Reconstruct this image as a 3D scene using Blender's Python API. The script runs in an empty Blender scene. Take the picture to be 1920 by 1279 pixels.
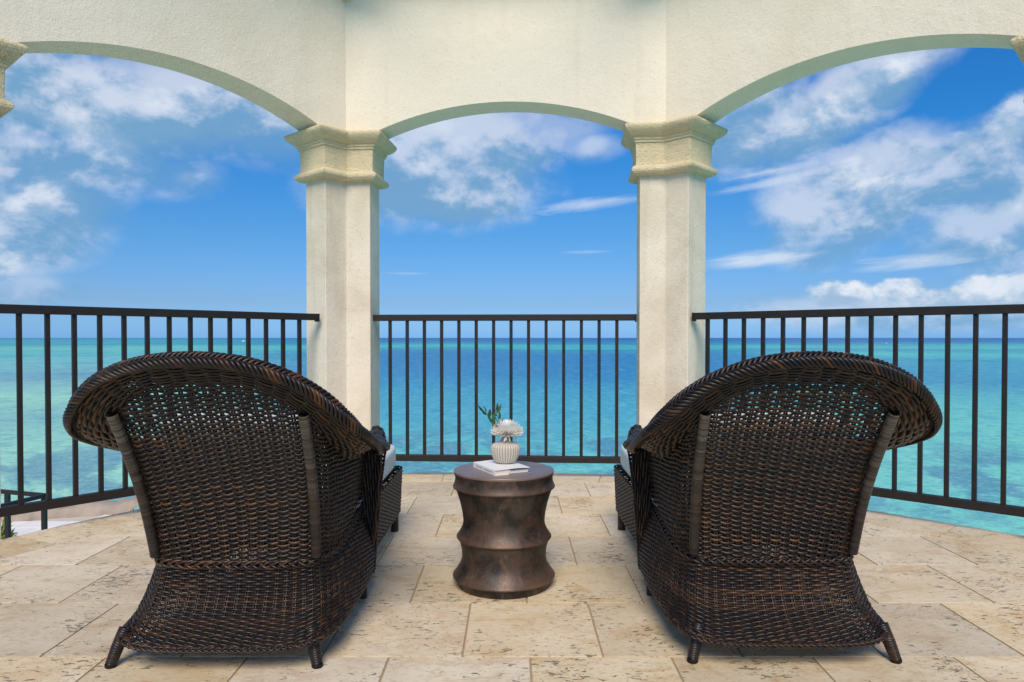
import bpy, bmesh, math, random
import numpy as np
from mathutils import Vector, Matrix, noise as mnoise
random.seed(7); np.random.seed(7)
R_ = math.radians
scene = bpy.context.scene
COL = scene.collection

# ------------------------------------------------------------------ camera
FPX = 1330.0
CAMH = 0.917
cd = bpy.data.cameras.new('camera'); cam = bpy.data.objects.new('camera', cd); COL.objects.link(cam)
cam.location = (0, 0, CAMH)
cam.rotation_euler = (R_(90) - 0.0155, 0, 0)
cd.sensor_width = 36.0; cd.lens = 36.0 * FPX / 1920.0
cd.shift_y = 14.5 / 1920.0
cd.clip_start = 0.05; cd.clip_end = 60000
scene.camera = cam

# ------------------------------------------------------------------ light
SUN_EL, SUN_AZ = 46.0, 183.0          # azimuth measured clockwise from +Y (view direction)
sd = bpy.data.lights.new('sun', 'SUN'); sun = bpy.data.objects.new('sun', sd); COL.objects.link(sun)
sd.energy = 3.75; sd.angle = R_(32); sd.color = (1.0, 0.84, 0.66)
sv = Vector((math.sin(R_(SUN_AZ)) * math.cos(R_(SUN_EL)), math.cos(R_(SUN_AZ)) * math.cos(R_(SUN_EL)), math.sin(R_(SUN_EL))))
sun.rotation_euler = sv.to_track_quat('Z', 'Y').to_euler()
scene.view_settings.view_transform = 'Standard'
scene.view_settings.look = 'None'
scene.view_settings.exposure = 0.0
scene.view_settings.gamma = 1.0
scene.view_settings.use_curve_mapping = False


class NT:
    """small helper to write node trees"""
    def __init__(s, tree):
        s.t = tree; s.n = tree.nodes; s.l = tree.links
    def node(s, typ, **kw):
        n = s.n.new(typ)
        for k, v in kw.items(): setattr(n, k, v)
        return n
    def put(s, sock, v):
        if isinstance(v, bpy.types.NodeSocket): s.l.new(v, sock)
        else:
            try: sock.default_value = v
            except Exception: sock.default_value = tuple(v) + (1.0,)
    def m(s, op, a, b=0.0, c=None, clamp=False):
        n = s.node('ShaderNodeMath', operation=op, use_clamp=clamp)
        s.put(n.inputs[0], a); s.put(n.inputs[1], b)
        if c is not None: s.put(n.inputs[2], c)
        return n.outputs[0]
    def vm(s, op, a, b=(0, 0, 0)):
        n = s.node('ShaderNodeVectorMath', operation=op)
        s.put(n.inputs[0], a)
        if op == 'SCALE': s.put(n.inputs['Scale'], b)
        else: s.put(n.inputs[1], b)
        return n.outputs[0]
    def step(s, v, a, b):                     # smoothstep
        n = s.node('ShaderNodeMapRange', interpolation_type='SMOOTHSTEP')
        s.put(n.inputs[0], v); n.inputs[1].default_value = a; n.inputs[2].default_value = b
        return n.outputs[0]
    def lin(s, v, a, b, c=0.0, d=1.0):
        n = s.node('ShaderNodeMapRange')
        s.put(n.inputs[0], v)
        for i, q in enumerate((a, b, c, d)): n.inputs[i + 1].default_value = q
        return n.outputs[0]
    def noise(s, vec, scale, detail=3, rough=0.5, dist=0.0, dim='3D', typ='FBM'):
        n = s.node('ShaderNodeTexNoise', noise_dimensions=dim, noise_type=typ)
        if vec is not None: s.put(n.inputs['Vector'], vec)
        n.inputs['Scale'].default_value = scale; n.inputs['Detail'].default_value = detail
        n.inputs['Roughness'].default_value = rough; n.inputs['Distortion'].default_value = dist
        return n.outputs[0]
    def mix(s, f, a, b, mode='MIX'):
        n = s.node('ShaderNodeMix', data_type='RGBA', blend_type=mode)
        s.put(n.inputs[0], f)
        s.put(n.inputs[6], a if isinstance(a, bpy.types.NodeSocket) else tuple(a) + (1,))
        s.put(n.inputs[7], b if isinstance(b, bpy.types.NodeSocket) else tuple(b) + (1,))
        return n.outputs[2]
    def ramp(s, v, pts, interp='LINEAR'):
        n = s.node('ShaderNodeValToRGB'); cr = n.color_ramp; cr.interpolation = interp
        while len(cr.elements) < len(pts): cr.elements.new(0.5)
        for e, (p, c) in zip(cr.elements, pts): e.position = p; e.color = tuple(c) + (1,)
        s.put(n.inputs[0], v)
        return n.outputs[0]
    def sep(s, v):
        n = s.node('ShaderNodeSeparateXYZ'); s.put(n.inputs[0], v); return n.outputs
    def comb(s, x, y, z):
        n = s.node('ShaderNodeCombineXYZ')
        for i, q in enumerate((x, y, z)): s.put(n.inputs[i], q)
        return n.outputs[0]


# ------------------------------------------------------------------ world: sky with clouds
w = bpy.data.worlds.new('World'); scene.world = w; w.use_nodes = True
w.node_tree.nodes.clear(); W = NT(w.node_tree)
sky = W.node('ShaderNodeTexSky', sky_type='NISHITA', sun_disc=False)
sky.sun_elevation = R_(SUN_EL); sky.sun_rotation = R_(SUN_AZ)
sky.air_density = 1.0; sky.dust_density = 0.6; sky.ozone_density = 2.5; sky.altitude = 0
tc = W.node('ShaderNodeTexCoord').outputs['Generated']
sx, sy, sz = W.sep(tc)
az = W.m('ARCTAN2', sx, sy)                       # 0 = straight ahead, + to the right
el = W.m('ARCSINE', sz)
SKYS = 0.10
# deeper, more saturated tropical blue with height
elc = W.m('MAXIMUM', el, 0.0)
sk = sky.outputs[0]
tint = W.ramp(W.lin(elc, 0.0, 0.9), [(0.0, (0.46, 1.0, 2.25)), (.02, (.44, .86, 1.75)), (.053, (.445, .71, 1.24)), (0.15, (0.345, 0.75, 1.18)), (0.30, (0.165, 0.79, 1.36)), (0.5, (0.14, 0.76, 1.45)), (1.0, (0.15, 0.75, 1.5))])
skc = W.mix(1.0, sk, tint, 'MULTIPLY')
def ang(px, py):
    a = math.atan((px - 960) / FPX)
    e = math.atan((633.5 - py) / FPX * math.cos(a))
    return a, e
wvec = W.comb(sx, sy, W.m('MULTIPLY', sz, 1.5))
n_big = W.noise(wvec, 6.5, 9, 0.60, 0.15)
n_fine = W.noise(wvec, 19.0, 9, 0.60, 0.1)
n_up = W.noise(W.vm('ADD', wvec, (0.0, 0.0, 0.035)), 6.5, 9, 0.60, 0.15)
n_warp = W.m('ADD', 0.18, W.m('ADD', W.m('MULTIPLY', W.m('SUBTRACT', n_big, 0.5), 2.6), W.m('MULTIPLY', W.m('SUBTRACT', n_fine, 0.5), 1.6)))
wisp_vec = W.vm('MULTIPLY', W.comb(az, W.m('SUBTRACT', el, W.m('MULTIPLY', az, 0.12)), 0.0), (6.0, 60.0, 1.0))
n_wisp = W.m('MULTIPLY', W.m('SUBTRACT', W.noise(wisp_vec, 1.3, 6, 0.65, 0.6), 0.5), 2.6)
def blob(px, py, rx, ry, tilt, soft, thick, warp, nz):
    a0, e0 = ang(px, py); ra, re = rx / FPX * math.cos(a0) ** 2, ry / FPX * math.cos(a0)
    c, s_ = math.cos(tilt), math.sin(tilt)
    da = W.m('SUBTRACT', az, a0); de = W.m('SUBTRACT', el, e0)
    p = W.m('MULTIPLY', W.m('ADD', W.m('MULTIPLY', da, c), W.m('MULTIPLY', de, s_)), 1 / ra)
    q = W.m('MULTIPLY', W.m('SUBTRACT', W.m('MULTIPLY', de, c), W.m('MULTIPLY', da, s_)), 1 / re)
    r = W.m('SQRT', W.m('ADD', W.m('MULTIPLY', p, p), W.m('MULTIPLY', q, q)))
    v = W.m('SUBTRACT', W.m('ADD', 1.0, W.m('MULTIPLY', nz, warp)), r)
    return W.m('MULTIPLY', W.step(v, 0.0, soft), thick), W.m('MULTIPLY', q, 0.5)
puffs = [  # px, py, rx, ry, tilt, softness, density, warp : brighter, crisper heads
    (170, 250, 150, 40, -.35, .9, .50, .8), (330, 185, 100, 28, 0, 1.0, .45, .8), (70, 375, 90, 42, .45, .8, .60, .8), (10, 490, 50, 26, 0, .8, .50, .8), (355, 335, 40, 20, .1, 1.0, .35, .8),
    (820, 270, 90, 45, .9, 1.0, .35, .9), (870, 370, 50, 16, 0, 1.0, .35, .8), (1110, 275, 34, 16, .3, 1.0, .35, .8),
    (1590, 185, 160, 36, .6, .7, .80, .8), (1490, 235, 70, 40, .4, .8, .70, .8), (1400, 245, 50, 40, 0, 1.0, .50, .8),
    (1600, 310, 60, 32, .3, .7, .70, .9), (1650, 360, 70, 34, .1, .7, .60, .9), (1745, 290, 40, 18, 0, .6, .75, .8), (1800, 265, 36, 18, 0, .6, .75, .8), (1890, 230, 60, 42, .5, .8, .70, .8),
    (1880, 390, 46, 24, .2, .7, .60, .8), (1870, 460, 40, 18, 0, .8, .45, .8),
    (1570, 553, 66, 30, 0, .40, .95, .7), (1690, 542, 56, 26, 0, .40, .97, .7), (1760, 560, 120, 24, 0, .6, .80, .7), (1860, 545, 110, 32, .05, .45, .92, .7), (1490, 577, 60, 14, 0, .9, .35, .8)]
wisps = [(1110, 384, 130, 15, .10, .9, .80, .6), (1430, 345, 150, 10, .12, .9, .50, .6), (1450, 322, 120, 8, .12, .9, .55, .6),
         (1420, 487, 125, 20, .06, .9, .92, .5), (1720, 490, 150, 20, .05, .9, .75, .6), (1100, 473, 60, 4, .0, .9, .30, .5), (760, 513, 60, 4, 0, 1., .25, .5)]
softs = [  # broad soft masses
    (110, 190, 430, 110, -.05, 1.1, .95, .7), (400, 200, 260, 80, -.10, 1.2, .85, .7), (80, 300, 240, 75, .1, 1.2, .80, .8), (50, 420, 190, 85, .3, 1.1, .78, .9), (500, 250, 150, 70, 0, 1.3, .60, .7),
    (30, 540, 130, 30, 0, 1.3, .45, .8), (350, 330, 90, 45, .2, 1.3, .45, .9), (790, 310, 210, 105, .0, 1.0, .85, .9), (940, 245, 180, 35, 0, 1.3, .45, .8), (1110, 280, 60, 26, 0, 1.2, .4, .8),
    (1400, 250, 140, 65, .3, 1.1, .80, .9), (1580, 190, 190, 55, .5, 1.0, .80, .9), (1640, 350, 190, 75, .1, 1.0, .80, 1.0), (1560, 430, 100, 50, .3, 1.2, .60, 1.0), (1850, 300, 190, 60, .25, 1.1, .80, .9), (1890, 420, 160, 80, .1, 1.1, .70, 1.),
    (1750, 585, 360, 34, 0, 1.2, .60, .6)]
n_s1 = W.noise(wvec, 3.6, 5, .55, .2); n_s2 = W.noise(W.vm('ADD', wvec, (3.1, 1.7, .4)), 7.0, 7, .58, .2)
n_soft = W.m('ADD', .28, W.m('ADD', W.m('MULTIPLY', W.m('SUBTRACT', n_s1, .5), 1.4), W.m('MULTIPLY', W.m('SUBTRACT', n_s2, .5), 1.3)))
def layer(bs, nz, grow=1.0, hard=1.0):
    d = None; lo = None
    for b in bs:
        b = (b[0], b[1], b[2] * grow, b[3] * grow, b[4], b[5] * hard, b[6], b[7])
        d_, q_ = blob(*b, nz)
        d = d_ if d is None else W.m('MAXIMUM', d, d_)
        lw = W.m('MULTIPLY', d_, q_); lo = lw if lo is None else W.m('ADD', lo, lw)
    return d, lo
sdens, slow = layer(softs, n_soft, 1.12, .62)
dens, low = layer(puffs, n_warp)
wd, _ = layer(wisps, n_wisp)
# scattered cloud everywhere else in the sky (behind and above), same look
abs_az = W.m('ABSOLUTE', az)
outside = W.m('MAXIMUM', W.step(abs_az, 0.66, 0.9), W.step(el, 0.42, 0.6))
gen = W.m('MULTIPLY', W.m('MULTIPLY', W.step(W.m('ADD', W.noise(wvec, 2.2, 4, .55, .3), W.m('MULTIPLY', n_fine, .25)), .56, .8), outside), 0.8)
sdens = W.m('MAXIMUM', sdens, gen)
relief = W.m('MULTIPLY', W.m('SUBTRACT', n_big, n_up), 3.4)
slit = W.step(W.m('ADD', W.m('ADD', W.m('MULTIPLY', slow, 1.1), relief), W.m('ADD', W.m('MULTIPLY', n_s1, 1.0), W.m('MULTIPLY', n_s2, .8))), 0.55, 1.25)
lit = W.step(W.m('ADD', W.m('ADD', W.m('MULTIPLY', low, 0.5), relief), W.m('ADD', W.m('MULTIPLY', n_fine, 1.0), W.m('MULTIPLY', n_big, 0.9))), 0.70, 1.40)
soft_c = W.mix(slit, (0.19, 0.385, 0.605), (0.63, 0.71, 0.85))
puff_c = W.mix(lit, (0.33, 0.50, 0.70), (0.82, 0.87, 0.94))
dens_n = W.m('MULTIPLY', dens, W.lin(n_fine, 0.35, 0.6, 0.70, 1.0), clamp=True)
sky_lin = W.vm('SCALE', skc, SKYS * .93)
out = W.mix(W.m('MULTIPLY', sdens, 1.0, clamp=True), sky_lin, soft_c)
out = W.mix(dens_n, out, puff_c)
out = W.mix(W.m('MULTIPLY', wd, W.lin(n_fine, 0.3, 0.65, 0.6, 1.0), clamp=True), out, (0.72, 0.80, 0.90))
# keep the background strength low, as the sky model expects
bg = W.node('ShaderNodeBackground'); W.put(bg.inputs[0], W.vm('SCALE', out, 1 / SKYS)); bg.inputs[1].default_value = SKYS
wo = W.node('ShaderNodeOutputWorld'); W.l.new(bg.outputs[0], wo.inputs[0])

# ------------------------------------------------------------------ materials
def mat(name):
    m = bpy.data.materials.new(name); m.use_nodes = True
    n = NT(m.node_tree)
    p = m.node_tree.nodes['Principled BSDF']
    return m, n, p
def bump(n, p, h, strength, dist, prev=None):
    b = n.node('ShaderNodeBump'); b.inputs['Strength'].default_value = strength; b.inputs['Distance'].default_value = dist
    n.put(b.inputs['Height'], h)
    if prev is not None: n.l.new(prev, b.inputs['Normal'])
    if p is not None: n.l.new(b.outputs[0], p.inputs['Normal'])
    return b.outputs[0]
def simple(name, col, rough=.6, metal=0.0, spec=.5, var=0.12, scale=20, bmp=0.0, bscale=300):
    m, n, p = mat(name)
    co = n.node('ShaderNodeTexCoord').outputs['Object']
    nz = n.noise(co, scale, 5, .6)
    c = n.mix(nz, tuple(q * (1 - var) for q in col), tuple(min(1, q * (1 + var)) for q in col))
    n.put(p.inputs['Base Color'], c); p.inputs['Roughness'].default_value = rough
    p.inputs['Metallic'].default_value = metal; p.inputs['Specular IOR Level'].default_value = spec
    if bmp: bump(n, p, n.noise(co, bscale, 4, .6), bmp, .002)
    return m
M = {}
def stucco(name, base, dirt, dirtamt):
    m, n, p = mat(name)
    g = n.node('ShaderNodeNewGeometry').outputs['Position']
    a = n.noise(g, 1.6, 6, .6, .4); b = n.noise(g, 55, 4, .65); c = n.noise(g, 260, 3, .6)
    streak = n.noise(n.vm('MULTIPLY', g, (9, 9, .7)), 1.0, 5, .6)
    col = n.mix(n.m('MULTIPLY', n.step(a, .42, .75), dirtamt), base, dirt)
    col = n.mix(n.m('MULTIPLY', n.step(streak, .52, .8), dirtamt * .8), col, dirt)
    col = n.mix(n.m('MULTIPLY', n.step(b, .55, .75), .16 + dirtamt * .4), col, tuple(q * .72 for q in dirt))
    n.put(p.inputs['Base Color'], col); p.inputs['Roughness'].default_value = .9; p.inputs['Specular IOR Level'].default_value = .15
    nb = bump(n, None, c, .4, .002); nb = bump(n, None, n.noise(g, 7, 4, .6), .5, .012, nb); bump(n, p, n.noise(g, 80, 6, .72), .8, .004, nb)
    return m
M['stucco'] = stucco('cream_stucco', (.83, .755, .615), (.70, .61, .45), .45)
M['pillar'] = stucco('pillar_stucco', (.76, .70, .575), (.54, .47, .34), .70)
M['soffit'] = stucco('soffit_stucco', (.70, .68, .58), (.5, .47, .38), .5)
def coral():
    m, n, p = mat('coral_stone')
    g = n.node('ShaderNodeNewGeometry').outputs['Position']
    v = n.node('ShaderNodeTexVoronoi'); v.inputs['Scale'].default_value = 190; n.put(v.inputs['Vector'], g)
    a = n.noise(g, 14, 6, .65); b = n.noise(g, 120, 4, .7)
    col = n.mix(a, (.82, .69, .42), (.88, .78, .54))
    col = n.mix(n.m('MULTIPLY', n.step(b, .50, .70), .50), col, (.56, .45, .26))
    drip = n.noise(n.vm('MULTIPLY', g, (12, 12, 2.5)), 1.0, 5, .65)
    col = n.mix(n.m('MULTIPLY', n.step(drip, .5, .75), .35), col, (.56, .48, .32))
    n.put(p.inputs['Base Color'], col); p.inputs['Roughness'].default_value = .95; p.inputs['Specular IOR Level'].default_value = .1
    nb = bump(n, None, v.outputs[0], .8, .004); nb = bump(n, None, n.noise(g, 30, 5, .65), .8, .010, nb); bump(n, p, b, 1.0, .007, nb)
    return m
M['coral'] = coral()
def travertine():
    m, n, p = mat('travertine')
    g = n.node('ShaderNodeNewGeometry').outputs['Position']
    rnd = n.node('ShaderNodeObjectInfo').outputs['Random']
    off = n.comb(n.m('MULTIPLY', rnd, 37.0), n.m('MULTIPLY', rnd, -23.0), n.m('MULTIPLY', rnd, 3.0))
    v = n.vm('ADD', g, off)
    big = n.noise(v, 2.6, 5, .6, .8)
    vein = n.noise(n.vm('MULTIPLY', v, (4.5, 7.5, 3.0)), 1.5, 8, .68, .9)
    fine = n.noise(n.vm('MULTIPLY', v, (1, 2.2, 1)), 42, 6, .7)
    col = n.mix(n.step(big, .3, .7), (.61, .50, .325), (.71, .62, .44))
    col = n.mix(n.m('MULTIPLY', n.step(vein, .50, .66), .60), col, (.52, .35, .19))
    col = n.mix(n.m('MULTIPLY', n.step(vein, .52, .36), .45), col, (.70, .62, .48))
    col = n.mix(n.m('MULTIPLY', n.step(fine, .50, .70), .75), col, (.42, .33, .22))
    blot = n.noise(v, 5.5, 3, .5, .3)
    col = n.mix(n.m('MULTIPLY', n.step(blot, .68, .76), .40), col, (.44, .35, .27))
    hs = n.node('ShaderNodeHueSaturation'); n.put(hs.inputs['Color'], col)
    n.put(hs.inputs['Value'], n.lin(rnd, 0, 1, .86, 1.08)); n.put(hs.inputs['Saturation'], n.lin(n.m('FRACT', n.m('MULTIPLY', rnd, 7.3)), 0, 1, .8, 1.12))
    # voids in the stone: small stretched holes in clusters
    pv = n.noise(n.vm('MULTIPLY', v, (1.0, 2.4, 1.0)), 34, 3, .6, .6)
    clus = n.noise(v, 3.4, 3, .6)
    pit = n.step(n.m('ADD', pv, n.m('MULTIPLY', clus, .46)), .865, .91)
    pv2 = n.noise(n.vm('MULTIPLY', v, (1.0, 1.7, 1.0)), 95, 2, .5, .4)
    pit2 = n.m('MULTIPLY', n.step(n.m('ADD', pv2, n.m('MULTIPLY', clus, .3)), .83, .9), .7)
    pits = n.m('MAXIMUM', pit, pit2)
    col = n.mix(n.m('MULTIPLY', pits, .8), hs.outputs[0], (.13, .10, .07))
    n.put(p.inputs['Base Color'], col); p.inputs['Roughness'].default_value = .62; p.inputs['Specular IOR Level'].default_value = .35
    nb = bump(n, None, n.m('SUBTRACT', 1.0, pits), .8, .004); bump(n, p, fine, .25, .0015, nb)
    return m
M['trav'] = travertine()
M['grout'] = simple('grout', (.38, .285, .165), .95, var=.2, scale=30, bmp=.4)
M['fascia'] = simple('terrace_fascia', (.55, .52, .44), .95, var=.15, scale=4, bmp=.4)
def railmat():
    m, n, p = mat('dark_bronze_paint')
    g = n.node('ShaderNodeNewGeometry').outputs['Position']
    a = n.noise(g, 30, 5, .6)
    n.put(p.inputs['Base Color'], n.mix(a, (.011, .0085, .0075), (.019, .015, .013)))
    n.put(p.inputs['Roughness'], n.lin(a, .3, .7, .45, .62)); p.inputs['Specular IOR Level'].default_value = .4
    bump(n, p, n.noise(g, 500, 2, .5), .12, .001)
    return m
M['rail'] = railmat()
def wicker(name, cols, rough):
    m, n, p = mat(name)
    at = n.node('ShaderNodeAttribute'); at.attribute_name = 'tone'
    oi = n.node('ShaderNodeObjectInfo').outputs['Random']
    g = n.node('ShaderNodeTexCoord').outputs['Object']
    t = n.m('FRACT', n.m('ADD', at.outputs['Fac'], n.m('MULTIPLY', oi, .37))) if name == 'dark_wicker' else at.outputs['Fac']
    col = n.ramp(t, cols)
    fib = n.noise(g, 90, 4, .6)
    col = n.mix(n.m('MULTIPLY', n.step(fib, .45, .75), .5), col, (.012, .010, .010))
    n.put(p.inputs['Base Color'], col); p.inputs['Roughness'].default_value = rough
    p.inputs['Specular IOR Level'].default_value = .38
    bump(n, p, n.noise(g, 700, 2, .5), .15, .0006)
    return m
WC = [(0, (.007, .005, .0045)), (.2, (.018, .0105, .006)), (.36, (.007, .007, .009)), (.52, (.036, .017, .007)), (.66, (.010, .007, .006)), (.78, (.026, .014, .008)), (.90, (.075, .033, .011)), (1, (.009, .0065, .005))]
M['wicker'] = wicker('dark_wicker', WC, .38)
M['wrap'] = wicker('post_wrapping', [(0, (.016, .010, .007)), (.3, (.034, .022, .014)), (.55, (.052, .040, .030)), (.8, (.10, .082, .062)), (1, (.15, .125, .098))], .33)
M['wcore'] = simple('wicker_core', (.012, .009, .008), .7, spec=.2)
def fabric():
    m, n, p = mat('pale_canvas')
    g = n.node('ShaderNodeTexCoord').outputs['Object']
    a = n.noise(g, 400, 2, .5); b = n.noise(g, 7, 4, .5)
    n.put(p.inputs['Base Color'], n.mix(b, (.50, .58, .58), (.60, .67, .66))); p.inputs['Roughness'].default_value = .92
    p.inputs['Specular IOR Level'].default_value = .15
    nb = bump(n, None, b, .4, .01); bump(n, p, a, .3, .001, nb)
    return m
M['fabric'] = fabric()
def patina():
    m, n, p = mat('patinated_metal')
    g = n.node('ShaderNodeTexCoord').outputs['Object']
    a = n.noise(g, 9, 6, .62, .6); b = n.noise(n.vm('ADD', g, (5, 3, 1)), 14, 5, .6, .4); c = n.noise(g, 130, 5, .75)
    at = n.node('ShaderNodeAttribute'); at.attribute_name = 'tone'      # 1 on worn ridges
    col = n.mix(n.step(a, .38, .60), (.012, .011, .010), (.066, .040, .027))
    col = n.mix(n.m('MULTIPLY', n.step(b, .48, .70), .7), col, (.045, .050, .046))
    col = n.mix(n.m('MULTIPLY', at.outputs['Fac'], n.lin(a, .3, .7, .2, .8)), col, (.17, .095, .062))
    col = n.mix(n.m('MULTIPLY', n.step(c, .5, .72), .35), col, (.15, .11, .08))
    col = n.mix(n.m('MULTIPLY', n.step(n.noise(n.vm('MULTIPLY', g, (3, 3, 1.2)), 7, 7, .7, .8), .52, .66), .55), col, (.15, .085, .055))
    n.put(p.inputs['Base Color'], col); p.inputs['Metallic'].default_value = .2
    n.put(p.inputs['Roughness'], n.lin(c, .3, .7, .36, .6)); p.inputs['Specular IOR Level'].default_value = .5
    bump(n, p, c, .25, .0015)
    return m
M['patina'] = patina()
M['top'] = simple('sky_sheen_top', (.22, .165, .145), .34, metal=.25, var=.3, scale=14)  # lighter than the drum body: sky reflection put into the base colour
def ceramic():
    m, n, p = mat('vase_ceramic')
    at = n.node('ShaderNodeAttribute'); at.attribute_name = 'tone'
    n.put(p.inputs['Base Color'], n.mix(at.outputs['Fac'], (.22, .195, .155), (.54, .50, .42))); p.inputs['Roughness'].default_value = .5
    return m
M['ceramic'] = ceramic()
M['petal'] = simple('petal_white', (.95, .94, .89), .6, var=.03, scale=40, spec=.2)
_n = NT(M['petal'].node_tree); _tr = _n.node('ShaderNodeBsdfTranslucent'); _tr.inputs[0].default_value = (.92, .90, .82, 1); _mx = _n.node('ShaderNodeMixShader'); _mx.inputs[0].default_value = .28
_n.l.new(_n.n['Principled BSDF'].outputs[0], _mx.inputs[1]); _n.l.new(_tr.outputs[0], _mx.inputs[2]); _n.l.new(_mx.outputs[0], _n.n['Material Output'].inputs[0])
M['leaf'] = simple('leaf_green', (.035, .11, .035), .42, var=.4, scale=30)
M['stem'] = simple('stem_green', (.10, .13, .04), .6, var=.2)
M['jacket'] = simple('book_jacket', (.82, .82, .80), .35, var=.03, scale=10)
M['paper'] = simple('book_pages', (.72, .64, .54), .85, var=.06, scale=80)
M['navy'] = simple('jacket_navy', (.05, .09, .20), .45, var=.15)
M['ink'] = simple('grey_ink', (.36, .38, .42), .6, var=.1)
M['shrub'] = simple('shrub_leaf', (.20, .26, .03), .5, var=.4, scale=15)
M['rock'] = simple('coral_rock', (.36, .30, .24), .95, var=.35, scale=5, bmp=1.0, bscale=25)
M['deck'] = simple('pale_deck_tile', (.80, .78, .74), .8, var=.04, scale=3)
M['beam'] = simple('painted_beam', (.62, .61, .55), .7, var=.05, scale=8)
M['white'] = simple('boat_white', (.85, .85, .85), .5, var=.02)

def seamat():
    m, n, p = mat('sea_water')
    g = n.node('ShaderNodeNewGeometry').outputs['Position']
    x, y, z = n.sep(g)
    d = n.m('SQRT', n.m('ADD', n.m('MULTIPLY', x, x), n.m('MULTIPLY', y, y)))
    L = n.m('LOGARITHM', n.m('MAXIMUM', d, 5.0), math.e)
    t0 = n.m('MULTIPLY', n.m('SUBTRACT', L, 3.4), 1 / 5.59)
    th = n.m('ARCTAN2', x, y)
    lc = n.comb(n.m('MULTIPLY', th, 2.2), n.m('MULTIPLY', t0, 9.0), 0.0)
    wob = n.m('MULTIPLY', n.m('SUBTRACT', n.noise(lc, 1.0, 5, .55, .3), .5), .13)
    t = n.m('ADD', t0, wob)
    S = lambda r, g_, b: tuple(((q / 255) / 12.92 if q < 11 else (((q / 255) + .055) / 1.055) ** 2.4) for q in (r, g_, b))
    mid = n.ramp(t, [(0.0, S(128, 214, 206)), (.07, S(114, 206, 204)), (.12, S(104, 202, 204)), (.19, S(76, 176, 204)), (.27, S(58, 160, 200)), (.33, S(42, 136, 195)), (.47, S(34, 124, 190)),
                     (.535, S(40, 140, 188)), (.56, S(62, 182, 194)), (.60, S(66, 186, 196)), (.63, S(38, 148, 186)), (.70, S(26, 118, 182)), (1.0, S(22, 96, 172))])
    left = n.ramp(t, [(0.0, S(166, 226, 208)), (.15, S(156, 222, 206)), (.22, S(130, 192, 196)), (.29, S(156, 222, 204)), (.36, S(112, 170, 196)), (.42, S(118, 196, 204)), (.50, S(90, 190, 198)),
                      (.60, S(110, 202, 196)), (.66, S(60, 160, 186)), (.8, S(52, 164, 188)), (1.0, S(40, 140, 182))])
    sideL = n.step(n.m('ADD', th, n.m('MULTIPLY', wob, .8)), -.18, -.46)
    right = n.ramp(t, [(0.0, S(128, 214, 206)), (.1, S(116, 208, 204)), (.26, S(100, 200, 202)), (.34, S(60, 152, 196)), (.45, S(66, 168, 200)), (.50, S(84, 196, 202)), (.55, S(64, 160, 192)),
                       (.60, S(86, 196, 198)), (.66, S(64, 170, 196)), (.72, S(40, 116, 184)), (1.0, S(36, 104, 178))])
    sideR = n.step(n.m('ADD', th, wob), .24, .42)
    col = n.mix(sideL, mid, left); col = n.mix(sideR, col, right)
    # thin shoals far out, broken up along the horizon
    sh_ = n.noise(n.comb(n.m('MULTIPLY', th, 3.5), n.m('MULTIPLY', t0, 46.0), 4.0), 1.0, 5, .6, .4)
    shm = n.m('MULTIPLY', n.m('MULTIPLY', n.step(t0, .44, .54), n.step(t0, .80, .70)), n.step(sh_, .52, .64))
    col = n.mix(n.m('MULTIPLY', shm, .55), col, S(84, 196, 200))
    shd = n.m('MULTIPLY', n.m('MULTIPLY', n.step(t0, .30, .40), n.step(t0, .75, .66)), n.step(sh_, .46, .34))
    col = n.mix(n.m('MULTIPLY', shd, .45), col, S(30, 116, 182))
    # reef and weed patches
    pc = n.comb(n.m('MULTIPLY', th, 9.0), n.m('MULTIPLY', t0, 26.0), 0.0)
    pn = n.noise(pc, .9, 7, .62, .5)
    reef = n.m('MULTIPLY', n.m('MULTIPLY', n.step(t0, .04, .10), n.step(t0, .19, .145)), n.step(pn, .44, .56))
    reef2 = n.m('MULTIPLY', n.m('MULTIPLY', n.step(t0, .20, .3), n.step(t0, .7, .5)), n.step(pn, .55, .7))
    col = n.mix(n.m('MULTIPLY', reef, .62), col, S(72, 118, 168))
    col = n.mix(n.m('MULTIPLY', reef2, .28), col, S(66, 110, 160))
    # ripples seen as fine streaks of tone, scaled with distance so they never turn to noise
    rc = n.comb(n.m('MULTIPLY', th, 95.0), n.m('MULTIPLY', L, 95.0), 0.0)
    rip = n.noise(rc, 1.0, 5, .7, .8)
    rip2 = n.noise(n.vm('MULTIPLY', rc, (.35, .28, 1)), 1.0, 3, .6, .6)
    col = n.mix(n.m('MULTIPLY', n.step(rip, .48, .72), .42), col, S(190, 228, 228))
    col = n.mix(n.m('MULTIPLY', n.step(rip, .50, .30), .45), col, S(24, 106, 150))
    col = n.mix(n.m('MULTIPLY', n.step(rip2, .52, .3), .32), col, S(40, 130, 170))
    col = n.mix(1.0, col, (1.06, 1.02, .89), 'MULTIPLY')
    n.put(p.inputs['Base Color'], col)
    p.inputs['Roughness'].default_value = .45; p.inputs['Specular IOR Level'].default_value = .12
    fade = n.m('DIVIDE', 12.0, n.m('ADD', d, 12.0))
    h = n.m('MULTIPLY', n.noise(n.vm('MULTIPLY', g, (.8, 1.6, 1)), 1.3, 5, .6, .5), fade)
    bump(n, p, h, .6, .5)
    return m
M['sea'] = seamat()

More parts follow.
